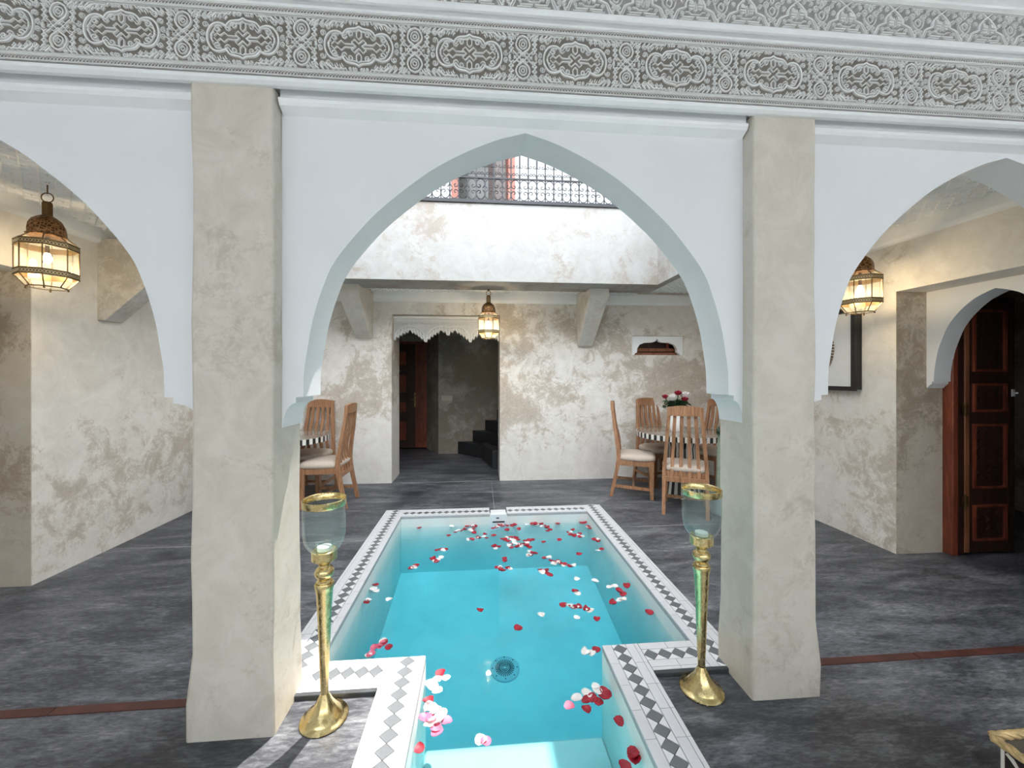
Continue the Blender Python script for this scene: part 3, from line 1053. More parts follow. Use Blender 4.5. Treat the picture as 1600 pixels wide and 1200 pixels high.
MB().box(-0.44, -0.30, -0.03, -0.005, 1.60, 1.625).build('latch', M['gold'], d2)

st = thing('stairs', (0, 0, 0), 'black concrete winder stairs rising to the right in the hall', 'stairs', kind='structure')
steps = [(-0.43, 7.65, 0.10, 7.08, 0.235), (-0.145, 7.65, 0.33, 7.06, 0.45), (0.10, 7.65, 0.55, 7.04, 0.645), (0.33, 7.65, 0.78, 7.03, 0.85)]
z0_ = 0
for xa, ya, xb, yb, zt in steps:
    MB().prism([(xa, ya), (xb, yb), (1.4, yb), (1.4, ya)], XY, z0_, zt).build('step', M['floor_step'], st, bevel=0.008)
    z0_ = zt
MB().prism([(0.03, 7.10), (0.20, 6.30), (0.30, 6.30), (0.16, 7.10)], XY, 0, 0.30).build('stair_curb', M['floor_step'], st, bevel=0.01)
sw = thing('switch_plate', (-0.637, 7.65, 1.075), 'wide cream switch plate on the dim hall wall', 'switch')
MB().box(-0.105, 0.105, -0.012, 0, -0.05, 0.05).build('plate', M['switch'], sw, bevel=0.004)
for i in range(3):
    MB().box(-0.085 + 0.06 * i, -0.035 + 0.06 * i, -0.016, -0.012, -0.03, 0.03).build('rocker', M['switch'], sw)

# niche window in the back wall
nw = thing('window_2', (0, 5.6, 0), 'small wooden vent window under a white scalloped plaster arch', 'window', kind='structure')
cxn = (VX0 + VX1) / 2
op = [(-0.355, VZ0), (-0.335, VZ0 + 0.03), (-0.31, VZ0 + 0.035), (-0.305, VZ0 + 0.10), (-0.27, VZ0 + 0.155), (-0.19, VZ0 + 0.185), (-0.07, VZ0 + 0.19), (-0.025, VZ0 + 0.205), (0, VZ0 + 0.245)]
op = [(cxn + a, z) for a, z in op]
op = op + [(2 * cxn - a, z) for a, z in op[::-1][1:]]
MB().prism([(VX0 + 0.002, VZ0), (VX0 + 0.002, VZ1 - 0.002), (VX1 - 0.002, VZ1 - 0.002), (VX1 - 0.002, VZ0)] + op[::-1], XZ, 0.02, 0.08).build('arch_surround', M['white_trim'], nw)
MB().box(VX0 + 0.02, VX1 - 0.02, 0.24, 0.29, VZ0, VZ1).build('back_board', M['dark_wood'], nw)
MB().box(VX0 + 0.05, VX1 - 0.05, 0.10, 0.20, VZ0, VZ0 + 0.045).build('sill_board', M['orange_wood'], nw, bevel=0.006)
MB().box(VX0 + 0.05, VX1 - 0.05, 0.17, 0.22, VZ0 + 0.06, VZ0 + 0.115).build('lower_rail', M['orange_wood'], nw, bevel=0.006)
MB().box(cxn + 0.22, cxn + 0.255, 0.17, 0.20, VZ0 + 0.115, VZ0 + 0.25).build('stile', M['red_wood'], nw)

# ------------------------------------------------------------------ arched doorway on the right
dr = thing('door_2', (0, 0, 0), 'white pointed plaster arch with an open dark carved wooden door on the right', 'door', kind='structure')
yc = 2.572
ha = [(0, 2.150), (0.06, 2.128), (0.131, 2.091), (0.20, 2.03), (0.254, 1.966), (0.30, 1.89), (0.332, 1.805), (0.362, 1.71), (0.377, 1.622), (0.388, 1.53), (0.391, 1.455)]
ha = smooth_line(ha, 3)
tail = [(0.405, 1.455), (0.405, 1.437), (0.425, 1.42), (0.44, 1.40)]
R_ = [(yc + a, z) for a, z in ha + tail]
L_ = [(yc - a, z) for a, z in ha + tail]
MB().prism([(3.018, 1.40), (3.018, 2.213), (1.98, 2.213), (1.98, 1.40)] + L_[::-1] + R_[1:], YZ, 3.78, 3.94).build('arch_surround', M['white_wall'], dr)
for y0, y1 in ((2.945, 3.03), (2.11, 2.19)):
    MB().box(3.935, 3.985, y0, y1, 0, 2.2).build('frame_post', M['red_wood'], dr, bevel=0.006)
    MB().box(3.985, 4.06, y0 + 0.012, y1 - 0.012, 0, 2.2).build('rebate', M['dark_wood'], dr)
leaf = MB().box(4.06, 4.50, 2.955, 3.005, 0.02, 2.16).build('door_leaf', M['dark_wood'], dr)
MB().box(4.052, 4.092, 2.948, 3.01, 0.02, 2.16).build('hinge_stile', M['orange_wood'], leaf, bevel=0.004)
MB().box(4.46, 4.505, 2.942, 2.956, 0.02, 2.16).build('meeting_stile', M['dark_wood'], leaf)
for z0_, z1_ in ((0.12, 0.42), (0.56, 1.10), (1.20, 1.44), (1.54, 2.06)):
    m = MB()
    m.box(4.125, 4.145, 2.938, 2.956, z0_, z1_).box(4.415, 4.437, 2.938, 2.956, z0_, z1_)
    m.box(4.145, 4.415, 2.938, 2.956, z0_, z0_ + 0.018).box(4.145, 4.415, 2.938, 2.956, z1_ - 0.018, z1_)
    m.build('panel_molding', M['red_wood'], leaf)
    m = MB()
    k = max(2, int((z1_ - z0_) / 0.09))
    for i in range(3):
        for j in range(k):
            xx, zz = 4.19 + 0.09 * i, z0_ + 0.05 + (z1_ - z0_ - 0.1) * (j + 0.5) / k
            m.prism([(xx - 0.03, zz), (xx, zz + 0.035), (xx + 0.03, zz), (xx, zz - 0.035)], XZ, 2.948, 2.956)
    m.build('carved_field', M['dark_wood'], leaf)
for z in (0.45, 1.22):
    m = MB()
    m.tube([(4.045, 2.945, z - 0.06), (4.045, 2.945, z + 0.06)], 0.009, 8)
    m.box(4.02, 4.075, 2.943, 2.95, z - 0.045, z + 0.045)
    m.build('hinge', M['dark_brass'], leaf)
m = MB().tube([(4.49, 2.942, 1.36), (4.49, 2.915, 1.36), (4.47, 2.905, 1.36)], 0.008, 6)
m.box(4.475, 4.505, 2.937, 2.943, 1.33, 1.39)
m.build('latch', M['plastic'], leaf)
# dark room beyond
rm = MB()
rm.box(6.0, 6.2, 1.2, 4.6, 0, 2.8).box(3.93, 6.2, 4.4, 4.6, 0, 2.8).box(3.985, 6.2, 1.2, 1.4, 0, 2.8).box(3.94, 6.2, 1.2, 4.6, 2.7, 2.8)
rm.box(3.93, 3.985, 3.03, 4.6, 0, 2.8).box(3.94, 3.985, 1.2, 2.11, 0, 2.8).box(3.94, 3.985, 2.11, 3.03, 2.2, 2.8)
tag(rm.build('wall_room', M['jamb_plaster']), 'dark room behind the open arched door', 'wall', kind='structure')

# forecourt walls round the viewer, open to the sky only at the rear slit
fc = MB()
fc.box(-4.4, -4.2, -4.2, 1.72, 0, 3.4).box(6.0, 6.2, -4.2, 1.2, 0, 3.4).box(-4.4, 6.2, -4.4, -4.2, 0, 3.4)
tag(fc.build('wall_forecourt', M['white_wall']), 'white walls of the forecourt behind the viewer', 'wall', kind='structure')

tag(MB().box(-4.4, 6.2, -3.64, 1.62, 3.46, 3.58).build('added_shade_ceiling', M['white_wall']), 'unseen flat ceiling added to shade the front of the arches', 'ceiling', kind='structure')  # added out of view to cut skylight on the arcade front
tag(MB().box(-4.4, 6.2, -3.64, 1.72, 3.58, 3.62).build('added_dark_roof', M['inlay']), 'unseen red brown roof added to cut light bounced at the parapet', 'sun cloth', kind='structure')  # added dark cover, keeps the sunlit slab from brightening the parapet

# ------------------------------------------------------------------ pool
pool = thing('pool', (0, 0, 0), 'T-shaped plunge pool with grey diamond tile coping and rose petals afloat', 'pool', kind='structure')
FZ0, FZ1, SZ = -0.58, -0.86, -0.47        # floor at far end, floor at near end, ledge top in the arm
bs = MB()
t_ = 0.12
top = -0.012
bs.box(PX0 - t_, PX0, PY0 - t_, PY1 + t_, -1.1, top)
bs.box(PX1, PX1 + t_, PY0 - t_, PY1 + t_, -1.1, top)
bs.box(PX0, PX1, PY1, PY1 + t_, -1.1, top)
bs.box(PX0, CX0, PY0 - t_, PY0, -1.1, top)
bs.box(CX1, PX1, PY0 - t_, PY0, -1.1, top)
bs.box(CX0 - t_, CX0, CY0 - t_, PY0 - t_, -1.1, top)
bs.box(CX1, CX1 + t_, CY0 - t_, PY0 - t_, -1.1, top)
bs.box(CX0, CX1, CY0 - t_, CY0, -1.1, top)
bs.prism([(PY0 - 0.02, FZ1), (PY1, FZ0), (PY1, -1.1), (PY0 - 0.02, -1.1)], YZ, PX0, PX1)
bs.build('basin', M['basin'], pool)
MB().box(CX0, CX1, CY0, PY0 - 0.01, -1.05, SZ).build('ledge', M['ledge'], pool, bevel=0.012)

e = 0.001
wv, wf = [], []
outl = [(CX0 + e, CY0 + e), (CX1 - e, CY0 + e), (CX1 - e, PY0 + e), (PX1 - e, PY0 + e), (PX1 - e, PY1 - e), (PX0 + e, PY1 - e), (PX0 + e, PY0 + e), (CX0 + e, PY0 + e)]
MB().prism(outl, XY, -1.0, WL).build('water', M['water'], pool)

# coping: mortar bed, border tiles, diamonds and triangles
cb = MB()
c0, c1 = -0.012, CT - 0.007
cb.box(PX0 - CW, PX0, PY0 - CW, PY1 + CW, c0, c1)
cb.box(PX1, PX1 + CW, PY0 - CW, PY1 + CW, c0, c1)
SK0, SK1 = 0.105, 0.295
cb.box(PX0, SK0, PY1, PY1 + CW, c0, c1).box(SK1, PX1, PY1, PY1 + CW, c0, c1)
cb.box(PX0, CX0, PY0 - CW, PY0, c0, c1).box(CX1, PX1, PY0 - CW, PY0, c0, c1)
cb.box(CX0 - CW, CX0, CY0 - CW, PY0 - CW, c0, c1).box(CX1, CX1 + CW, CY0 - CW, PY0 - CW, c0, c1)
cb.box(CX0, CX1, CY0 - CW, CY0, c0, c1)
cb.build('coping_bed', M['mortar'], pool)
for x0, x1 in ((PX0 - 0.03, CX0 - CW), (CX1 + CW, PX1 + 0.09)):
    MB().box(x0, x1, PY0 - CW - 0.022, PY0 - CW - 0.001, -0.005, 0.022).build('curb', M['dark_curb'], pool, bevel=0.004)

TZ0, TZ1 = CT - 0.008, CT
DP = 0.0715           # diamond pitch


def rect_mesh(lu, lv, mat):
    return MB().box(-lu / 2, lu / 2, -lv / 2, lv / 2, TZ0, TZ1).mesh('tile', [mat])


gp = 0.0012
dh, dw = DP / 2 - gp, 0.0385 - gp
me_dia = MB().prism([(-dh, 0), (0, -dw), (dh, 0), (0, dw)], XY, TZ0, TZ1).mesh('diamond_tile', [M['tile_grey']])
th = DP / 2
me_tri = MB().prism([(-th + 3 * gp, dw), (th - 3 * gp, dw), (0, 2.4 * gp)], XY, TZ0, TZ1).mesh('triangle_tile', [M['tile_white']])
me_half = MB().prism([(1.5 * gp, dw), (th - 3 * gp, dw), (1.5 * gp, 3.5 * gp)], XY, TZ0, TZ1).mesh('triangle_tile', [M['tile_white']])
me_brd = rect_mesh(2 * DP - 0.0025, 0.047, M['tile_border'])
me_brd_o = rect_mesh(2 * DP - 0.0025, 0.045, M['tile_border'])
me_slv = rect_mesh(2 * DP - 0.0025, 0.0195, M['tile_border'])


def run(x0, y0, ang, length, side=1, skip=None):
    """a strip of coping starting at the inner edge point (x0, y0); side: +1 when the outside is to the left"""
    d = Vector((cos(ang), sin(ang)))
    nrm = Vector((-d.y, d.x)) * side
    k = max(1, round(length / DP))
    f = length / (k * DP)

    def put(nm, me_, u, w, flip=False):
        p = Vector((x0, y0)) + d * u + nrm * w
        if p.y < 1.22:
            return
        o = inst(nm, me_, pool, (p.x, p.y, 0), ang + (pi if flip else 0))
        o.scale.x = f
    for i in range(k):
        u = (i + 0.5) * DP * f
        put('diamond_tile', me_dia, u, 0.0895)
        if i < k - 1:
            for s in (0, 1):
                put('triangle_tile', me_tri, u + DP * f / 2, 0.0895, bool(s))
    for u, sx in ((0.0, 1), (length, -1)):
        p = Vector((x0, y0)) + d * u + nrm * 0.0895
        for sy in (1, -1):
            if p.y > 1.22:
                o = inst('triangle_tile', me_half, pool, (p.x, p.y, 0), ang)
                o.scale = (sx * f, sy, 1)
    for i in range(0, k, 2):
        if i + 1 < k:
            u = (i + 1) * DP * f
            put('border_tile', me_brd, u, 0.0245)
            put('border_tile', me_brd_o, u, 0.153)
            put('edge_tile', me_slv, u, 0.188)
    if k % 2:
        o = Vector((x0, y0))
        u = (k - 0.5) * DP * f
        for w, ww in ((0.0245, 0.047), (0.153, 0.045), (0.188, 0.0195)):
            p = o + d * u + nrm * w
            if p.y > 1.22:
                inst('border_tile', rect_mesh(DP * f - 0.0025, ww, M['tile_border']), pool, (p.x, p.y, 0), ang)


run(PX0, PY0 - CW, pi / 2, PY1 - PY0 + 2 * CW, 1)
run(PX1, PY0 - CW, pi / 2, PY1 - PY0 + 2 * CW, -1)
run(PX0, PY1, 0, SK0 - PX0, 1)
run(SK1, PY1, 0, PX1 - SK1, 1)
run(PX0, PY0, 0, CX0 - CW - PX0, -1)
run(CX1 + CW, PY0, 0, PX1 - CX1 - CW, -1)
run(CX0, PY0, -pi / 2, PY0 - CY0, -1)
run(CX1, PY0, -pi / 2, PY0 - CY0, 1)

# skimmer and floor drain
sk = MB()
sk.box(SK0 + 0.01, SK1 - 0.01, PY1 - 0.012, PY1 + 0.14, -0.16, CT - 0.004)
sko = sk.build('skimmer', M['plastic'], pool, bevel=0.006)
MB().box(SK0 + 0.03, SK1 - 0.03, PY1 - 0.018, PY1 - 0.010, -0.072, -0.058).build('slot', M['slot'], sko)
MB().box(SK0 - 0.008, SK1 + 0.008, PY1 - 0.008, PY1 - 0.001, -0.15, -0.045).build('face_plate', M['plastic'], sko, bevel=0.003)
MB().box(SK0 + 0.035, SK1 - 0.035, PY1 + 0.03, PY1 + 0.10, CT - 0.005, CT + 0.002).build('lid', M['plastic'], sko, bevel=0.004)
MB().box(SK0 + 0.07, SK0 + 0.10, PY1 - 0.017, PY1 - 0.011, -0.03, -0.018).build('badge', M['slot'], sko)

DXc, DYc = 0.19, 2.98
dz = FZ1 + (FZ0 - FZ1) * (DYc - PY0) / (PY1 - PY0)
dr_ = MB().lathe([(0.112, 0.0), (0.112, 0.010), (0.104, 0.016), (0.0, 0.018)], 32)
dro = dr_.build('drain', M['drain'], pool, smooth=True)
dro.location = (DXc, DYc, dz)
dro.rotation_euler = (atan2(FZ0 - FZ1, PY1 - PY0), 0, 0)
m = MB()
for i in range(28):
    a = 2 * pi * i / 28
    c_, s_ = cos(a), sin(a)
    r0, r1, w = 0.036, 0.074, 0.0032
    m.hexa([(r0 * c_ + w * s_, r0 * s_ - w * c_, 0.017), (r1 * c_ + w * s_, r1 * s_ - w * c_, 0.016), (r1 * c_ - w * s_, r1 * s_ + w * c_, 0.016), (r0 * c_ - w * s_, r0 * s_ + w * c_, 0.017)],
           [(r0 * c_ + w * s_, r0 * s_ - w * c_, 0.0195), (r1 * c_ + w * s_, r1 * s_ - w * c_, 0.0185), (r1 * c_ - w * s_, r1 * s_ + w * c_, 0.0185), (r0 * c_ - w * s_, r0 * s_ + w * c_, 0.0195)])
for i in range(8):
    a = 2 * pi * i / 8
    m.lathe([(0.005, 0.014), (0.004, 0.02)], 6, (0.094 * cos(a), 0.094 * sin(a), 0))
m.lathe([(0.030, 0.016), (0.030, 0.0205), (0.025, 0.0205), (0.025, 0.016)], 20, close=True)
m.lathe([(0.018, 0.016), (0.018, 0.0205), (0.014, 0.0205), (0.014, 0.016)], 16, close=True)
m.build('drain_slots', M['drain_slot'], dro)['kind'] = 'stuff'

# ------------------------------------------------------------------ brass hurricane stands
def stand(loc, lab, rz=0.0):
    t = thing('candle_stand', loc, lab, 'candle holder', rz, group='brass candle stands beside the pool')
    m = MB()
    pr = [(0.0, 0.0), (0.096, 0.0), (0.099, 0.005), (0.094, 0.011), (0.082, 0.014), (0.079, 0.020), (0.066, 0.032), (0.048, 0.052), (0.033, 0.075), (0.023, 0.098), (0.018, 0.108), (0.016, 0.112), (0.0, 0.112)]
    m.lathe(pr, 40)
    # petal flutes on the foot
    m.v = [((x * (1 + 0.035 * cos(8 * atan2(y, x))), y * (1 + 0.035 * cos(8 * atan2(y, x))), z) if 0.02 < z < 0.09 else (x, y, z)) for x, y, z in m.v]
    m.build('foot', M['gold'], t, smooth=True, ang=50)
    m = MB().lathe([(0.0, 0.105), (0.0150, 0.105), (0.0165, 0.118), (0.021, 0.25), (0.027, 0.42), (0.034, 0.555), (0.039, 0.58), (0.041, 0.590), (0.037, 0.598), (0.0, 0.60)], 24)
    m.build('shaft', M['gold'], t, smooth=True, ang=50)
    m = MB().lathe([(0.0, 0.596), (0.030, 0.596), (0.034, 0.602), (0.030, 0.609), (0.024, 0.613), (0.033, 0.622), (0.040, 0.636), (0.040, 0.648), (0.033, 0.661), (0.023, 0.668), (0.022, 0.676),
                    (0.028, 0.684), (0.044, 0.694), (0.052, 0.702), (0.052, 0.738), (0.048, 0.741), (0.045, 0.735), (0.0, 0.712)], 28)
    m.build('cup_holder', M['gold'], t, smooth=True, ang=40)
    gl = [(0.034, 0.722), (0.050, 0.735), (0.066, 0.752), (0.079, 0.776), (0.0855, 0.806), (0.0875, 0.84), (0.0875, 0.958),
          (0.0855, 0.958), (0.0855, 0.84), (0.0835, 0.807), (0.077, 0.778), (0.064, 0.755), (0.048, 0.739), (0.030, 0.726)]
    gch = MB().lathe(gl, 40, close=True).build('glass_chimney', M['cup_glass'], t, smooth=True, ang=60)
    MB().lathe([(0.0878, 0.934), (0.0895, 0.936), (0.0895, 0.958), (0.0905, 0.962), (0.088, 0.965), (0.0845, 0.962), (0.0848, 0.936)], 40, close=True).build('rim_band', M['gold'], gch, smooth=True, ang=50)
    vg = MB().lathe([(0.0, 0.728), (0.034, 0.730), (0.036, 0.775), (0.033, 0.777), (0.030, 0.740), (0.0, 0.738)], 24).build('votive_glass', M['cup_glass'], t, smooth=True)
    MB().lathe([(0.0, 0.738), (0.029, 0.739), (0.029, 0.755), (0.0, 0.756)], 20).build('candle', M['candle'], vg, smooth=True)
    return t


stand((-0.68, 1.775, 0), 'brass pedestal candle stand with glass chimney standing in the sun patch by the left pillar')
stand((1.058, 1.79, 0), 'brass pedestal candle stand with glass chimney on shaded floor by the right pillar', 1.0)


# ------------------------------------------------------------------ lanterns
def lantern(loc, lab, rz, hang, power):
    t = thing('lantern', loc, lab, 'lantern', rz, group='brass and glass hanging lanterns')
    N = 8
    ro = pi / 8
    R0, Rb, Rt = 0.138, 0.090, 0.088
    Z = [0.0, 0.066, 0.100, 0.250, 0.284, 0.330]

    def P(r, k, z):
        a = ro + 2 * pi * k / N
        return (r * cos(a), r * sin(a), z)
    # glass panes
    for (ra, za, rb, zb) in ((Rb, Z[0], R0, Z[1]), (R0, Z[2], R0, Z[3]), (R0, Z[4], Rt, Z[5])):
        for k in range(N):
            a, b_, c, d = P(ra, k, za), P(ra, k + 1, za), P(rb, k + 1, zb), P(rb, k, zb)
            n_ = (Vector(b_) - Vector(a)).cross(Vector(d) - Vector(a)).normalized() * 0.0015
            m = MB().hexa([a, b_, c, d], [tuple(Vector(q) - n_) for q in (a, b_, c, d)])
            m.build('pane', M['lamp_glass'], t)
    # stamped bands
    for za, zb, nm in ((Z[1], Z[2], 'lower_band'), (Z[3], Z[4], 'upper_band')):
        m = MB()
        m.lathe([(R0 + 0.002, za), (R0 + 0.002, zb), (R0 - 0.001, zb), (R0 - 0.001, za)], N, rot=ro, close=True)
        for zz in (za, zb):
            m.lathe([(R0 + 0.006, zz - 0.003), (R0 + 0.006, zz + 0.003), (R0, zz + 0.003), (R0, zz - 0.003)], N, rot=ro, close=True)
        for k in range(N):
            a, b_ = Vector(P(R0 + 0.003, k, (za + zb) / 2)), Vector(P(R0 + 0.003, k + 1, (za + zb) / 2))
            u = (b_ - a).normalized()
            nn = Vector((u.y, -u.x, 0))
            L = (b_ - a).length
            for i in range(7):
                c = a + u * L * (i + 0.5) / 7
                mpr = lambda p, q, h, c=c, u=u, nn=nn: tuple(c + u * p + Vector((0, 0, q)) + nn * h)
                m.ribbon([(0.0066 * cos(w), 0.0095 * sin(w)) for w in [2 * pi * j / 8 for j in range(8)]], 0.0035, 0.003, mpr, True, m=1)
        m.build(nm, [M['band_brass'], M['band_ring']], t)
    m = MB()
    for k in range(N):
        m.tube([P(Rb, k, Z[0]), P(R0 + 0.001, k, Z[1]), P(R0 + 0.001, k, Z[4]), P(Rt, k, Z[5])], 0.0035, 5)
    m.lathe([(Rb + 0.004, -0.003), (Rb + 0.004, 0.004), (Rb - 0.004, 0.004), (Rb - 0.004, -0.003)], N, rot=ro, close=True)
    m.build('frame_bars', M['dark_brass'], t)
    m = MB().lathe([(0.0, -0.004), (Rb - 0.002, -0.004), (Rb - 0.002, 0.0), (0.0, 0.0)], N, rot=ro)
    m.build('bottom_pane', M['lamp_glass'], t)
    for k in range(0, N, 2):
        a = ro + 2 * pi * k / N
        MB().lathe([(0.0, -0.016), (0.006, -0.012), (0.005, -0.004), (0.0, -0.003)], 8, (Rb * cos(a), Rb * sin(a), 0)).build('ball_foot', M['dark_brass'], t, smooth=True)
    # ribbed dome
    dm = [(Rt + 0.008, 0.326), (Rt + 0.010, 0.334), (Rt, 0.340), (Rt + 0.001, 0.365), (Rt - 0.004, 0.400), (Rt - 0.018, 0.430), (Rt - 0.040, 0.450), (0.030, 0.462), (0.0, 0.462)]
    m = MB().lathe(dm, 32)
    m.v = [(x * (1 - 0.06 * abs(sin(4 * atan2(y, x)))), y * (1 - 0.06 * abs(sin(4 * atan2(y, x)))), z) for x, y, z in m.v]
    m.build('dome', M['dome'], t, smooth=True, ang=30)
    m = MB().lathe([(0.0, 0.458), (0.029, 0.458), (0.027, 0.470), (0.027, 0.540), (0.022, 0.552), (0.0, 0.556)], 6)
    m.build('finial', M['dark_brass'], t)
    m = MB().tube([(0.030 * cos(a), 0, 0.582 + 0.030 * sin(a)) for a in [2 * pi * i / 20 for i in range(20)]], 0.0035, 6, True)
    m.tube([(0, 0, 0.606), (0, 0, hang)], 0.004, 6)
    m.lathe([(0.0, 0), (0.020, 0), (0.012, -0.014), (0.0, -0.016)], 12, (0, 0, hang))
    m.build('hanging_ring', M['dark_brass'], t, smooth=True)
    m = MB().lathe([(0.0, 0.158), (0.013, 0.162), (0.021, 0.178), (0.022, 0.192), (0.015, 0.212), (0.010, 0.224), (0.0, 0.226)], 14)
    bso = MB().tube([(0, 0, 0.222), (0, 0, 0.33)], 0.011, 8).build('bulb_socket', M['dark_brass'], t)
    m.build('bulb', M['bulb'], bso, smooth=True)
    ld = bpy.data.lights.new('lantern_light', 'POINT')
    ld.energy = power
    ld.color = (1.0, 0.80, 0.55)
    ld.shadow_soft_size = 0.03
    lo = bpy.data.objects.new('lantern_light', ld)
    COL.objects.link(lo)
    lo.parent = t
    lo.location = (0, 0, 0.14)
    return t


lantern((-2.78, 2.755, 2.07), 'large brass and glass lantern hanging in the left gallery arch', 0.25, 0.685, 4.5)
lantern((3.10, 2.95, 2.02), 'brass and glass lantern half hidden behind the right arch edge', 0.1, 0.735, 4.0)
lantern((0.11, 5.02, 1.985), 'brass and glass lantern hanging before the back doorway', 0.0, 0.63, 6)


# ------------------------------------------------------------------ dining chairs and tables
def chair():
    t = thing('dining_chair', (0, 0, 0), '', 'chair')
    w = 0.215
    # local frame: faces +X, back at -X
    for s in (-1, 1):
        m = MB()
        prof = [(-0.285, 0.0, 0.020), (-0.255, 0.14, 0.021), (-0.215, 0.34, 0.023), (-0.195, 0.50, 0.024), (-0.215, 0.68, 0.021), (-0.252, 0.92, 0.018), (-0.272, 1.10, 0.016)]
        pts = smooth_line([(a, b_, c) for a, b_, c in prof], 3)
        lo = None
        for i in range(len(pts) - 1):
            (xa, za, ra), (xb, zb, rb) = pts[i], pts[i + 1]
            ya = s * (w - 0.055 * max(0, za - 0.45) / 0.65)
            yb = s * (w - 0.055 * max(0, zb - 0.45) / 0.65)
            m.hexa([(xa - ra, ya - 0.018, za), (xa + ra, ya - 0.018, za), (xa + ra, ya + 0.018, za), (xa - ra, ya + 0.018, za)],
                   [(xb - rb, yb - 0.018, zb), (xb + rb, yb - 0.018, zb), (xb + rb, yb + 0.018, zb), (xb - rb, yb + 0.018, zb)])
        m.build('leg', M['chair_wood'], t)
    for s in (-1, 1):
        MB().hexa([(0.175, s * w - 0.022, 0), (0.215, s * w - 0.022, 0), (0.215, s * w + 0.022, 0), (0.175, s * w + 0.022, 0)],
                  [(0.165, s * w - 0.026, 0.46), (0.220, s * w - 0.026, 0.46), (0.220, s * w + 0.026, 0.46), (0.165, s * w + 0.026, 0.46)]).build('leg', M['chair_wood'], t, bevel=0.004)
    m = MB()
    m.box(-0.20, 0.20, -w - 0.012, -w + 0.012, 0.395, 0.46).box(-0.20, 0.20, w - 0.012, w + 0.012, 0.395, 0.46)
    m.box(0.18, 0.206, -w, w, 0.395, 0.46).box(-0.205, -0.18, -w, w, 0.395, 0.46)
    m.build('seat_frame', M['chair_wood'], t)
    m = MB()
    n = 12
    lay = []
    for z, k in ((0.458, 1.0), (0.475, 1.035), (0.498, 1.04), (0.520, 0.98), (0.532, 0.84), (0.536, 0.45), (0.537, 0.02)):
        ring = []
        for i in range(24):
            a = 2 * pi * i / 24
            c_, s_ = cos(a), sin(a)
            x = 0.225 * math.copysign(abs(c_) ** 0.35, c_) * k + 0.012
            y = 0.225 * math.copysign(abs(s_) ** 0.35, s_) * k
            ring.append((x, y * (1.04 if x > 0 else 0.97), z))
        lay.append(ring)
    v = [p for r in lay for p in r]
    f = [(i * 24 + j, i * 24 + (j + 1) % 24, (i + 1) * 24 + (j + 1) % 24, (i + 1) * 24 + j) for i in range(len(lay) - 1) for j in range(24)]
    f += [tuple(range(23, -1, -1)), tuple((len(lay) - 1) * 24 + j for j in range(24))]
    m.add(v, f)
    m.build('cushion', M['cushion'], t, smooth=True, ang=70)
    # curved crest rail
    m = MB()
    k = 10
    lo = [(-0.288 - 0.012 * cos(pi * (i / k - 0.5)), -0.178 + 0.356 * i / k) for i in range(k + 1)]
    for i in range(k):
        (xa, ya), (xb, yb) = lo[i], lo[i + 1]
        za, zb = 1.165 + 0.020 * sin(pi * i / k), 1.165 + 0.020 * sin(pi * (i + 1) / k)
        m.hexa([(xa, ya, 1.075), (xa + 0.034, ya, 1.075), (xb + 0.034, yb, 1.075), (xb, yb, 1.075)], [(xa - 0.004, ya, za), (xa + 0.030, ya, za), (xb + 0.030, yb, zb), (xb - 0.004, yb, zb)])
    m.build('crest_rail', M['chair_wood'], t)
    MB().box(-0.232, -0.206, -w, w, 0.345, 0.40).build('lower_rail', M['chair_wood'], t, bevel=0.003)
    for j in range(4):
        u = -1 + 2 * (j + 0.5) / 4
        pr = smooth_line([(-0.222, 0.37), (-0.208, 0.50), (-0.185, 0.62), (-0.205, 0.76), (-0.252, 0.92), (-0.268, 1.09)], 3)
        m = MB()
        for i in range(len(pr) - 1):
            (xa, za), (xb, zb) = pr[i], pr[i + 1]
            ya, yb = u * (0.185 - 0.05 * (za - 0.37) / 0.72), u * (0.185 - 0.05 * (zb - 0.37) / 0.72)
            m.hexa([(xa - 0.008, ya - 0.018, za), (xa + 0.008, ya - 0.018, za), (xa + 0.008, ya + 0.018, za), (xa - 0.008, ya + 0.018, za)],
                   [(xb - 0.008, yb - 0.018, zb), (xb + 0.008, yb - 0.018, zb), (xb + 0.008, yb + 0.018, zb), (xb - 0.008, yb + 0.018, zb)])
        m.build('slat', M['chair_wood'], t)
    for s in (-1, 1):
        MB().hexa([(-0.255, s * w - 0.011, 0.12), (0.19, s * w - 0.011, 0.10), (0.19, s * w + 0.011, 0.10), (-0.255, s * w + 0.011, 0.12)],
                  [(-0.245, s * w - 0.011, 0.155), (0.19, s * w - 0.011, 0.135), (0.19, s * w + 0.011, 0.135), (-0.245, s * w + 0.011, 0.155)]).build('stretcher', M['chair_wood'], t)
    MB().box(-0.03, -0.005, -w, w, 0.115, 0.145).build('stretcher', M['chair_wood'], t)
    return t


proto = chair()
spots = [((1.98, 4.86), atan2(-0.22, 0.55), 'wooden slat-back chair in side view at the left of the right table', 'chairs around the right striped table'),
         ((2.32, 4.25), atan2(0.84, 0.46), 'wooden slat-back chair seen from behind in front of the rose vase', 'chairs around the right striped table'),
         ((2.52, 5.32), radians(-78), 'wooden slat-back chair behind the right table, facing the pool, against the wall', 'chairs around the right striped table'),
         ((3.13, 5.10), radians(208), 'wooden slat-back chair half hidden beyond the right table by the pillar', 'chairs around the right striped table'),
         ((-2.20, 5.28), radians(-96), 'wooden slat-back chair standing behind the left striped table', 'chairs around the left striped table'),
         ((-1.80, 4.78), radians(180), 'wooden slat-back chair seen edge-on at the right of the left table', 'chairs around the left striped table')]
for i, ((x, y), rz, lab, grp) in enumerate(spots):
    o = proto if i == 0 else copy_tree(proto)
    o.location = (x, y, 0)
    o.rotation_euler = (0, 0, rz)
    o['label'] = lab
    o['group'] = grp


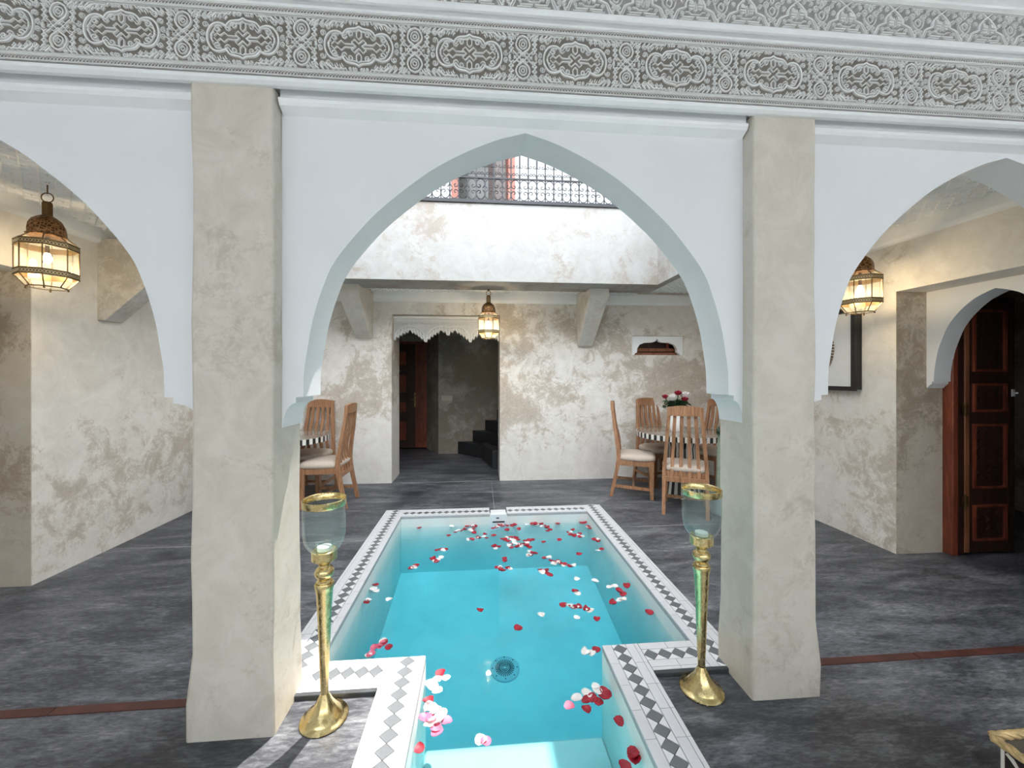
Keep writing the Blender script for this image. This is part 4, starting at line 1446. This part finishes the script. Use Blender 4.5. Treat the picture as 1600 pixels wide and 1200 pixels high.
def table(loc, lab):
    t = thing('pedestal_table', loc, lab, 'table', group='round tables with black and white striped edges')
    r, h, n = 0.555, 0.80, 88
    m = MB()
    m.lathe([(0.0, h - 0.03), (r - 0.004, h - 0.03), (r - 0.004, h - 0.002), (r - 0.012, h), (0.0, h)], 64)
    m.build('table_top', M['table_top'], t, smooth=True, ang=30)
    m = MB()
    for i in range(n):
        a0, a1 = 2 * pi * i / n, 2 * pi * (i + 1) / n
        am = (a0 + a1) / 2
        lo, hi = [], []
        for z, L in ((h - 0.062, lo), (h - 0.001, hi)):
            for rr, aa in ((r - 0.03, a0), (r, a0), (r, a1), (r - 0.03, a1)):
                L.append((rr * cos(aa), rr * sin(aa), z))
        m.hexa(lo, hi, i % 2)
    m.build('striped_rim', [M['bone'], M['horn']], t)
    m = MB()
    k = 36
    prof = [(0.235, 0.0), (0.215, 0.12), (0.175, 0.40), (0.16, 0.60), (0.19, h - 0.06)]
    for i in range(k):
        a0, a1 = 2 * pi * i / k, 2 * pi * (i + 1) / k
        for (ra, za), (rb, zb) in zip(prof[:-1], prof[1:]):
            m.add([(ra * cos(a0), ra * sin(a0), za), (ra * cos(a1), ra * sin(a1), za), (rb * cos(a1), rb * sin(a1), zb), (rb * cos(a0), rb * sin(a0), zb)], [(0, 1, 2, 3)], i % 2)
    m.lathe([(0.0, 0.0), (0.23, 0.001), (0.23, 0.012), (0.0, 0.012)], 24, m=1)
    o = m.build('striped_pedestal', [M['bone'], M['horn']], t)
    return t


table((2.56, 4.78, 0), 'round striped-edge pedestal table carrying the vase of roses')
table((-2.36, 4.82, 0), 'round striped-edge pedestal table half hidden behind the left pillar')

vz = 0.80
vase = thing('vase', (2.49, 4.78, vz), 'white ceramic vase on the right striped table behind the chair slats', 'vase')
MB().lathe([(0.0, 0.0), (0.062, 0.0), (0.075, 0.02), (0.085, 0.08), (0.080, 0.15), (0.062, 0.21), (0.056, 0.235), (0.066, 0.262), (0.060, 0.262), (0.050, 0.238), (0.0, 0.232)], 28).build('body', M['ceramic'], vase, smooth=True)

bq = thing('bouquet', (2.49, 4.78, vz + 0.264), 'bouquet of red and white roses with dark leaves in the white vase', 'flowers')


def rose(c, r, mat):
    m = MB()
    for ring, (k, rr, up) in enumerate(((6, r, 0.0), (5, r * 0.72, r * 0.22), (4, r * 0.42, r * 0.38))):
        for i in range(k):
            a = 2 * pi * i / k + ring * 0.5
            ca, sa = cos(a), sin(a)
            P_ = lambda u, v_: (c[0] + ca * (rr * (0.35 + 0.65 * u)) - sa * rr * 0.62 * v_ * (1 - 0.4 * u), c[1] + sa * (rr * (0.35 + 0.65 * u)) + ca * rr * 0.62 * v_ * (1 - 0.4 * u),
                                c[2] + up + r * (0.75 * u ** 1.5 - 0.3) + 0.1 * r * v_ * v_)
            g_ = [P_(u, v_) for u in (0, 0.5, 1.0) for v_ in (-1, 0, 1)]
            m.add(g_, [(0, 1, 4, 3), (1, 2, 5, 4), (3, 4, 7, 6), (4, 5, 8, 7)])
    m.lathe([(0.0, -r * 0.3), (r * 0.45, -r * 0.2), (r * 0.5, r * 0.25), (r * 0.2, r * 0.6), (0, r * 0.62)], 10, c)
    return m.build('rose', mat, bq, smooth=True, ang=60)


for c, r, k in (((-0.155, -0.02, 0.170), 0.042, 'red_petal'), ((-0.085, -0.06, 0.150), 0.062, 'white_petal'), ((0.015, -0.02, 0.215), 0.048, 'red_petal'),
                ((0.110, -0.02, 0.180), 0.072, 'white_petal'), ((0.070, -0.08, 0.140), 0.046, 'red_petal'), ((0.0, 0.09, 0.165), 0.055, 'white_petal')):
    ro_ = rose(c, r, M[k])
    ro_['label'] = ('red' if k[0] == 'r' else 'white') + ' rose head'
    MB().tube([(0, 0, 0.002), (c[0] * 0.4, c[1] * 0.4, 0.05), (c[0], c[1], c[2] - r * 0.3)], 0.005, 5).build('stem', M['leaf'], ro_)
lf = MB()
for i in range(170):
    a = random.uniform(0, 2 * pi)
    rr = 0.16 * sqrt(random.random())
    c = Vector((rr * cos(a), rr * sin(a) * 0.8, random.uniform(0.05, 0.145) - rr * 0.10))
    L = random.uniform(0.045, 0.075)
    d = Vector((cos(a) + random.uniform(-.6, .6), sin(a) + random.uniform(-.6, .6), random.uniform(-0.6, 0.6))).normalized()
    sd = d.cross(Vector((random.uniform(-.5, .5), random.uniform(-.5, .5), 1))).normalized()
    up_ = sd.cross(d)
    q = [c - d * L * .5, c + sd * L * .33 + up_ * 0.004, c + d * L * .6, c - sd * L * .33 + up_ * 0.004, c - up_ * 0.004]
    lf.add(q, [(0, 1, 4), (1, 2, 4), (2, 3, 4), (3, 0, 4)])
lf.build('foliage', M['leaf'], bq)['kind'] = 'stuff'

# slender plant by the right pillar
pl = thing('potted_plant', (2.62, 4.06, 0), 'slender pale-stemmed potted plant half hidden behind the right pillar', 'plant')
MB().lathe([(0.0, 0.0), (0.085, 0.0), (0.105, 0.03), (0.115, 0.22), (0.125, 0.235), (0.11, 0.235), (0.10, 0.20), (0.0, 0.20)], 24).build('pot', M['drain'], pl, smooth=True)
MB().tube([(-0.02, 0, 0.18), (-0.028, 0, 0.36), (-0.02, 0, 0.6), (-0.008, 0, 0.88)], [0.036, 0.026, 0.024, 0.022], 10).build('stem', M['stem_green'], pl, smooth=True)
m = MB()
for i in range(40):
    a = random.uniform(0, 2 * pi)
    base = Vector((-0.008, 0, random.uniform(0.84, 0.90)))
    d = Vector((cos(a), sin(a), random.uniform(-0.2, 1.0))).normalized()
    L = random.uniform(0.05, 0.085)
    sd = d.cross(Vector((0, 0, 1))).normalized()
    q = [base, base + d * L * .5 + sd * 0.014, base + d * L, base + d * L * .5 - sd * 0.014, base + d * L * .5 + Vector((0, 0, 0.006))]
    m.add(q, [(0, 1, 4), (1, 2, 4), (2, 3, 4), (3, 0, 4)])
m.build('leaf_tuft', M['leaf'], pl)['kind'] = 'stuff'
m = MB()
for i in range(6):
    a = 2 * pi * i / 6 + 0.3
    d = Vector((cos(a), sin(a), 0.5)).normalized()
    base = Vector((-0.02, 0, 0.22))
    sd = d.cross(Vector((0, 0, 1))).normalized()
    L = 0.11
    q = [base, base + d * L * .5 + sd * 0.02, base + d * L, base + d * L * .5 - sd * 0.02, base + d * L * .5 + Vector((0, 0, 0.01))]
    m.add(q, [(0, 1, 4), (1, 2, 4), (2, 3, 4), (3, 0, 4)])
m.build('basal_leaves', M['stem_green'], pl)['kind'] = 'stuff'

# ------------------------------------------------------------------ framed necklace on the right wall
fr = thing('picture_frame', (3.5, 3.70, 1.75), 'deep black box frame with a beaded necklace on white, on the right gallery wall', 'picture')
FY0, FY1, FZa, FZb = -0.40, 0.40, -0.385, 0.385
m = MB()
for y0, y1, z0_, z1_ in ((FY0, FY0 + 0.04, FZa, FZb), (FY1 - 0.04, FY1, FZa, FZb), (FY0 + 0.04, FY1 - 0.04, FZa, FZa + 0.04), (FY0 + 0.04, FY1 - 0.04, FZb - 0.04, FZb)):
    m.box(-0.085, -0.06, y0, y1, z0_, z1_)
m.build('front_frame', M['black_frame'], fr)
m = MB()
for y0, y1, z0_, z1_ in ((FY0 + 0.012, FY0 + 0.035, FZa + 0.012, FZb - 0.012), (FY1 - 0.035, FY1 - 0.012, FZa + 0.012, FZb - 0.012), (FY0 + 0.035, FY1 - 0.035, FZa + 0.012, FZa + 0.035), (FY0 + 0.035, FY1 - 0.035, FZb - 0.035, FZb - 0.012)):
    m.box(-0.06, -0.002, y0, y1, z0_, z1_)
m.build('box_side', M['black_frame'], fr)
MB().box(-0.062, -0.048, FY0 + 0.036, FY1 - 0.036, FZa + 0.036, FZb - 0.036).build('mat_board', M['mat_board'], fr)
me_bead = MB().lathe([(0.0, -0.011), (0.011, -0.007), (0.0135, 0.0), (0.011, 0.007), (0.0, 0.011)], 10).mesh('bead', [M['bead']], True, 60)
nk = [(-0.085 * math.copysign(1, a) * 1.0 if False else 0.16 * sin(a), 0.03 - 0.24 * cos(a)) for a in [radians(-150 + 300 * i / 44) for i in range(45)]]
for i, (y, z) in enumerate(nk):
    s = 0.65 + 0.75 * (0.5 + 0.5 * cos(radians(-150 + 300 * i / 44)))
    o = inst('bead', me_bead, fr, (-0.064 - 0.006 * s, y, z))
    o.scale = (s, s, s * 0.9)
    o.rotation_euler = (radians(-150 + 300 * i / 44) + pi / 2, 0, 0)
MB().tube([(-0.066, -0.08, 0.238), (-0.066, -0.02, 0.30), (-0.066, 0.02, 0.30), (-0.066, 0.08, 0.238)], 0.006, 6).build('cord', M['bead'], fr)

# ------------------------------------------------------------------ low gilded box table at the lower right
gx0, gx1, gy0, gy1, gz = 1.70, 2.18, 0.68, 1.165, 0.30
bt = thing('box_table', ((gx0 + gx1) / 2, (gy0 + gy1) / 2, 0), 'low square box table with gilded rope rim and black-and-white sides, lower right corner', 'table')
hx, hy = (gx1 - gx0) / 2, (gy1 - gy0) / 2


def rope(p, q):
    m = MB()
    p, q = Vector(p), Vector(q)
    d = (q - p)
    L = d.length
    d.normalize()
    sd = Vector((-d.y, d.x, 0))
    up_ = Vector((0, 0, 1))
    n = 40
    for s in range(3):
        pts = []
        for i in range(n + 1):
            a = 2 * pi * (i / n * L / 0.10 + s / 3)
            pts.append(p + d * L * i / n + (sd * cos(a) + up_ * sin(a)) * 0.0075)
        m.tube(pts, 0.0078, 6)
    return m


cs = [(-hx, -hy, gz), (hx, -hy, gz), (hx, hy, gz), (-hx, hy, gz)]
for i in range(4):
    rope(cs[i], cs[(i + 1) % 4]).build('rope_rim', M['gilt'], bt, smooth=True, ang=60)
MB().box(-hx + 0.012, hx - 0.012, -hy + 0.012, hy - 0.012, gz - 0.025, gz - 0.004).build('top_panel', M['smoke_top'], bt)
MB().box(-hx + 0.018, hx - 0.018, -hy + 0.018, hy - 0.018, 0.0, gz - 0.025).build('carcass', M['horn'], bt)
m = MB()
for face in range(4):
    hw = (hx if face % 2 == 0 else hy) - 0.02
    for i in range(12):
        for j in range(7):
            a = -hw + (i + 0.5) * 2 * hw / 12
            z = 0.02 + (j + 0.5) * 0.036
            s = 0.5 if (i + j) % 2 else -0.5
            def mpm(p, q, h, face=face, a=a, z=z):
                pp, qq = a + p, z + q
                return {0: (pp, -hy + 0.018 - h, qq), 1: (hx - 0.018 + h, pp, qq), 2: (pp, hy - 0.018 + h, qq), 3: (-hx + 0.018 - h, pp, qq)}[face]
            m.ribbon([(-0.014, -0.012 * s * 2), (0.0, 0.004), (0.014, 0.012 * s * 2)], [0.008, 0.013, 0.008], 0.004, mpm)
m.build('mosaic_inlay', M['bone'], bt)['kind'] = 'stuff'
for sx in (-1, 1):
    for sy in (-1, 1):
        MB().tube([(sx * (hx - 0.016), sy * (hy - 0.016), 0), (sx * (hx - 0.016), sy * (hy - 0.016), gz - 0.02)], 0.0045, 8).build('corner_cord', M['bone'], bt)

# ------------------------------------------------------------------ rose petals on the water
def petal_mesh(k):
    m = MB()
    rnd = random.Random(k)
    curl = rnd.uniform(0.004, 0.010)
    n = 10
    ring, inner = [], []
    for i in range(n):
        a = 2 * pi * i / n
        r = 0.021 * (1 + 0.16 * cos(a) - 0.10 * cos(2 * a) + rnd.uniform(-0.07, 0.07))
        x, y = r * cos(a) * 1.1, r * sin(a) * 0.92
        ring.append((x, y, curl * (0.6 + 0.6 * sin(a * 1.5 + k)) + 0.002))
        inner.append((x * 0.55, y * 0.55, 0.0015))
    v = ring + inner + [(0, 0, 0.001)] + [(x, y, z - 0.0012) for x, y, z in ring] + [(x, y, z - 0.0012) for x, y, z in inner] + [(0, 0, -0.0002)]
    o = 2 * n + 1
    f = []
    for i in range(n):
        j = (i + 1) % n
        f += [(i, j, n + j, n + i), (n + i, n + j, 2 * n), (o + j, o + i, o + n + i, o + n + j), (o + n + j, o + n + i, o + 2 * n), (j, i, o + i, o + j)]
    m.add(v, f)
    return m


PM = {c: [petal_mesh(k).mesh('rose_petal', [M[c + '_petal']], True, 80) for k in range(4)] for c in ('red', 'white', 'pink')}  # pink ones are red petals with sunlight put into their colour
# spots on the water surface, in metres, cluster by cluster
PETALS = [
    ('alone near the far left pool corner', [(-0.64, 4.238)], [(-0.296, 4.264)], []),
    ('in the drift left of the skimmer', [(-0.313, 3.959), (-0.254, 4.034), (-0.197, 4.063), (-0.158, 4.093), (-0.13, 4.25), (-0.082, 4.265), (-0.053, 4.189), (-0.066, 4.103), (-0.058, 4.002)], [(-0.229, 4.049), (-0.112, 4.09), (-0.081, 4.21), (-0.091, 4.054)], []),
    ('right under the skimmer', [(0.135, 4.104), (0.176, 4.118), (0.21, 4.259), (0.24, 4.165), (0.288, 4.169), (0.343, 4.168), (0.379, 4.264)], [(0.19, 4.134), (0.237, 4.238)], []),
    ('alone between skimmer and largest drift', [(0.284, 4.05), (0.403, 4.057)], [], []),
    ('in the small drift left of the largest', [(-0.074, 3.831), (-0.012, 3.872), (0.053, 3.96), (0.064, 3.865), (0.135, 3.915)], [(-0.105, 3.834), (0.033, 3.899), (-0.037, 3.859)], []),
    ('in the largest drift, mid pool', [(0.214, 3.832), (0.244, 3.805), (0.305, 3.867), (0.354, 3.842), (0.375, 3.795), (0.279, 3.773), (0.292, 3.7), (0.298, 3.63), (0.341, 3.64), (0.383, 3.692), (0.415, 3.704), (0.434, 3.66), (0.465, 3.616), (0.434, 3.76), (0.478, 3.762), (0.511, 3.777)], [(0.267, 3.864), (0.312, 3.8), (0.331, 3.725), (0.357, 3.68), (0.278, 3.673), (0.385, 3.65), (0.453, 3.715), (0.329, 3.769)], []),
    ('in the trio lower left of the largest drift', [(0.127, 3.671), (0.169, 3.662)], [(0.149, 3.628)], []),
    ('in the far wall drift right of the skimmer', [(0.587, 4.285), (0.607, 4.226), (0.565, 4.175), (0.653, 4.204), (0.684, 4.136), (0.701, 4.074), (0.726, 4.027), (0.693, 3.99)], [(0.506, 4.261), (0.62, 4.17), (0.659, 4.113), (0.553, 4.242)], []),
    ('apart close to the far wall at right', [(0.841, 4.303), (1.1, 4.293), (1.16, 4.296)], [], []),
    ('in the loose far right corner cluster', [(0.901, 3.933), (0.956, 3.995), (0.914, 3.874), (0.939, 3.84), (1.008, 3.882), (0.99, 3.811)], [(0.925, 3.921), (0.974, 3.853), (1.015, 3.834)], []),
    ('at the far end of the right wall', [(1.155, 4.072), (1.167, 4.019)], [(1.136, 4.056)], []),
    ('second group from far along the right wall', [(1.111, 3.74), (1.175, 3.699)], [(1.145, 3.725)], []),
    ('by the right wall, in a two-petal pair', [(1.119, 3.522)], [(1.076, 3.499)], []),
    ('alone on water right of the largest drift', [(0.772, 3.756), (0.617, 3.73), (0.894, 3.444)], [], []),
    ('in the knot right below the largest drift', [(0.475, 3.509), (0.501, 3.489), (0.456, 3.46)], [(0.449, 3.537), (0.432, 3.449)], []),
    ('in the long diagonal drift right of middle', [(0.567, 3.397), (0.61, 3.35), (0.639, 3.324), (0.676, 3.317), (0.687, 3.286), (0.722, 3.272), (0.758, 3.235)], [(0.601, 3.394), (0.629, 3.275), (0.656, 3.3), (0.701, 3.251), (0.781, 3.24)], []),
    ('in the isolated pair below the largest drift', [(0.219, 3.418), (0.216, 3.371)], [], []),
    ('in the knot well below the largest drift', [(0.15, 3.263), (0.175, 3.222), (0.224, 3.246), (0.195, 3.205)], [(0.255, 3.226), (0.166, 3.251)], []),
    ('in the short drift below the diagonal one', [(0.495, 3.191), (0.536, 3.177), (0.565, 3.102), (0.544, 3.135)], [(0.503, 3.138)], []),
    ('in the upper of three small clusters at left', [(-0.387, 3.637), (-0.357, 3.63), (-0.318, 3.648)], [(-0.332, 3.614)], []),
    ('in the middle of three small clusters at left', [(-0.407, 3.462), (-0.37, 3.403)], [(-0.343, 3.489), (-0.366, 3.442), (-0.391, 3.421)], []),
    ('in the lowest of three small clusters at left', [(-0.571, 3.311), (-0.541, 3.357)], [(-0.549, 3.32)], []),
    ('alone on clear water near the right wall', [], [(0.757, 3.013), (0.898, 2.971)], []),
    ('in the cluster over the pool inlet on the right', [(1.112, 2.884), (1.037, 2.823), (1.045, 2.78), (0.932, 2.681)], [(1.015, 2.892), (0.986, 2.706), (1.017, 2.719), (0.984, 2.884)], []),
    ('in the pair left of the inlet cluster', [(0.709, 2.856)], [(0.713, 2.823)], []),
    ('in the short row right above the drain', [(0.583, 2.689), (0.638, 2.661), (0.685, 2.657), (0.728, 2.625)], [(0.615, 2.677), (0.661, 2.65), (0.753, 2.609)], []),
    ('alone just below the short row', [(0.765, 2.508)], [(0.642, 2.542)], []),
    ('alone against the right coping at its near end', [(1.194, 2.553)], [], []),
    ('alone on open water above the drain', [(0.243, 2.469), (-0.001, 2.676)], [(0.405, 2.591)], []),
    ('at the near right inner coping corner', [(0.679, 2.228)], [(0.609, 2.212), (0.642, 2.199)], []),
    ('in the big cluster by the near right wall', [(0.629, 1.937), (0.641, 1.918), (0.615, 1.902), (0.557, 1.902), (0.579, 1.878), (0.506, 1.839), (0.519, 1.883)], [(0.474, 1.902), (0.533, 1.934), (0.596, 1.968), (0.597, 1.937)], [(0.433, 1.859)]),
    ('along the near right channel wall', [(0.656, 1.759), (0.658, 1.603), (0.645, 1.583), (0.588, 1.557)], [], []),
    ('in the upper cluster by the left pool wall', [(-0.846, 3.063)], [(-0.84, 3.011), (-0.773, 2.971)], []),
    ('in the lower left-wall cluster', [(-0.841, 2.832)], [(-0.786, 2.858), (-0.643, 2.856)], []),
    ('in the bright cluster at the left coping corner', [(-0.57, 2.402), (-0.538, 2.357)], [(-0.586, 2.41), (-0.639, 2.291)], [(-0.621, 2.349), (-0.597, 2.368), (-0.578, 2.377), (-0.628, 2.299)]),
    ('in the sunlit cluster beside the left coping', [(-0.208, 2.126)], [(-0.229, 2.085), (-0.265, 2.063), (-0.185, 2.09), (-0.22, 2.004), (-0.236, 2.037)], []),
    ('in the nearest sunlit cluster at left', [(-0.258, 1.947)], [(-0.241, 1.91), (-0.213, 1.887), (-0.175, 1.87), (-0.233, 1.816), (-0.196, 1.832)], [(-0.255, 1.853), (-0.222, 1.848), (-0.152, 1.826), (-0.203, 1.798), (-0.195, 1.77)]),
    ('alone in the near left channel corner', [(-0.271, 1.707)], [], []),
    ('over the edge of the pale ledge', [], [(0.006, 1.718)], [(0.029, 1.71)]),
]
rp = random.Random(3)
S_, C_ = sin(YAW), cos(YAW)
ORD = 'first second third fourth fifth sixth seventh eighth ninth tenth eleventh twelfth thirteenth fourteenth fifteenth sixteenth seventeenth'.split()
for place, reds, whites, pinks in PETALS:
    for col, pts in (('red', reds), ('white', whites), ('pink', pinks)):
        pts = sorted(pts, key=lambda p: (p[0] * C_ - p[1] * S_) / (p[0] * S_ + p[1] * C_))
        for k, (x, y) in enumerate(pts):
            x = min(max(x, PX0 + 0.03), PX1 - 0.03)
            if y < PY0 + 0.03:
                x = min(max(x, CX0 + 0.028), CX1 - 0.028)
            y = min(y, PY1 - 0.03)
            o = bpy.data.objects.new('rose_petal', rp.choice(PM[col]))
            COL.objects.link(o)
            o.location = (x, y, WL + 0.0008)
            o.rotation_euler = (rp.uniform(-0.10, 0.10), rp.uniform(-0.10, 0.10), rp.uniform(0, 6.28))
            s = rp.uniform(1.05, 1.4)
            o.scale = (s, s, s)
            tag(o, f'{col} rose petal floating {place}' if len(pts) == 1 else f'{ORD[k]} {col} rose petal from left {place}', 'petal', group=f'{col} rose petals {place}')
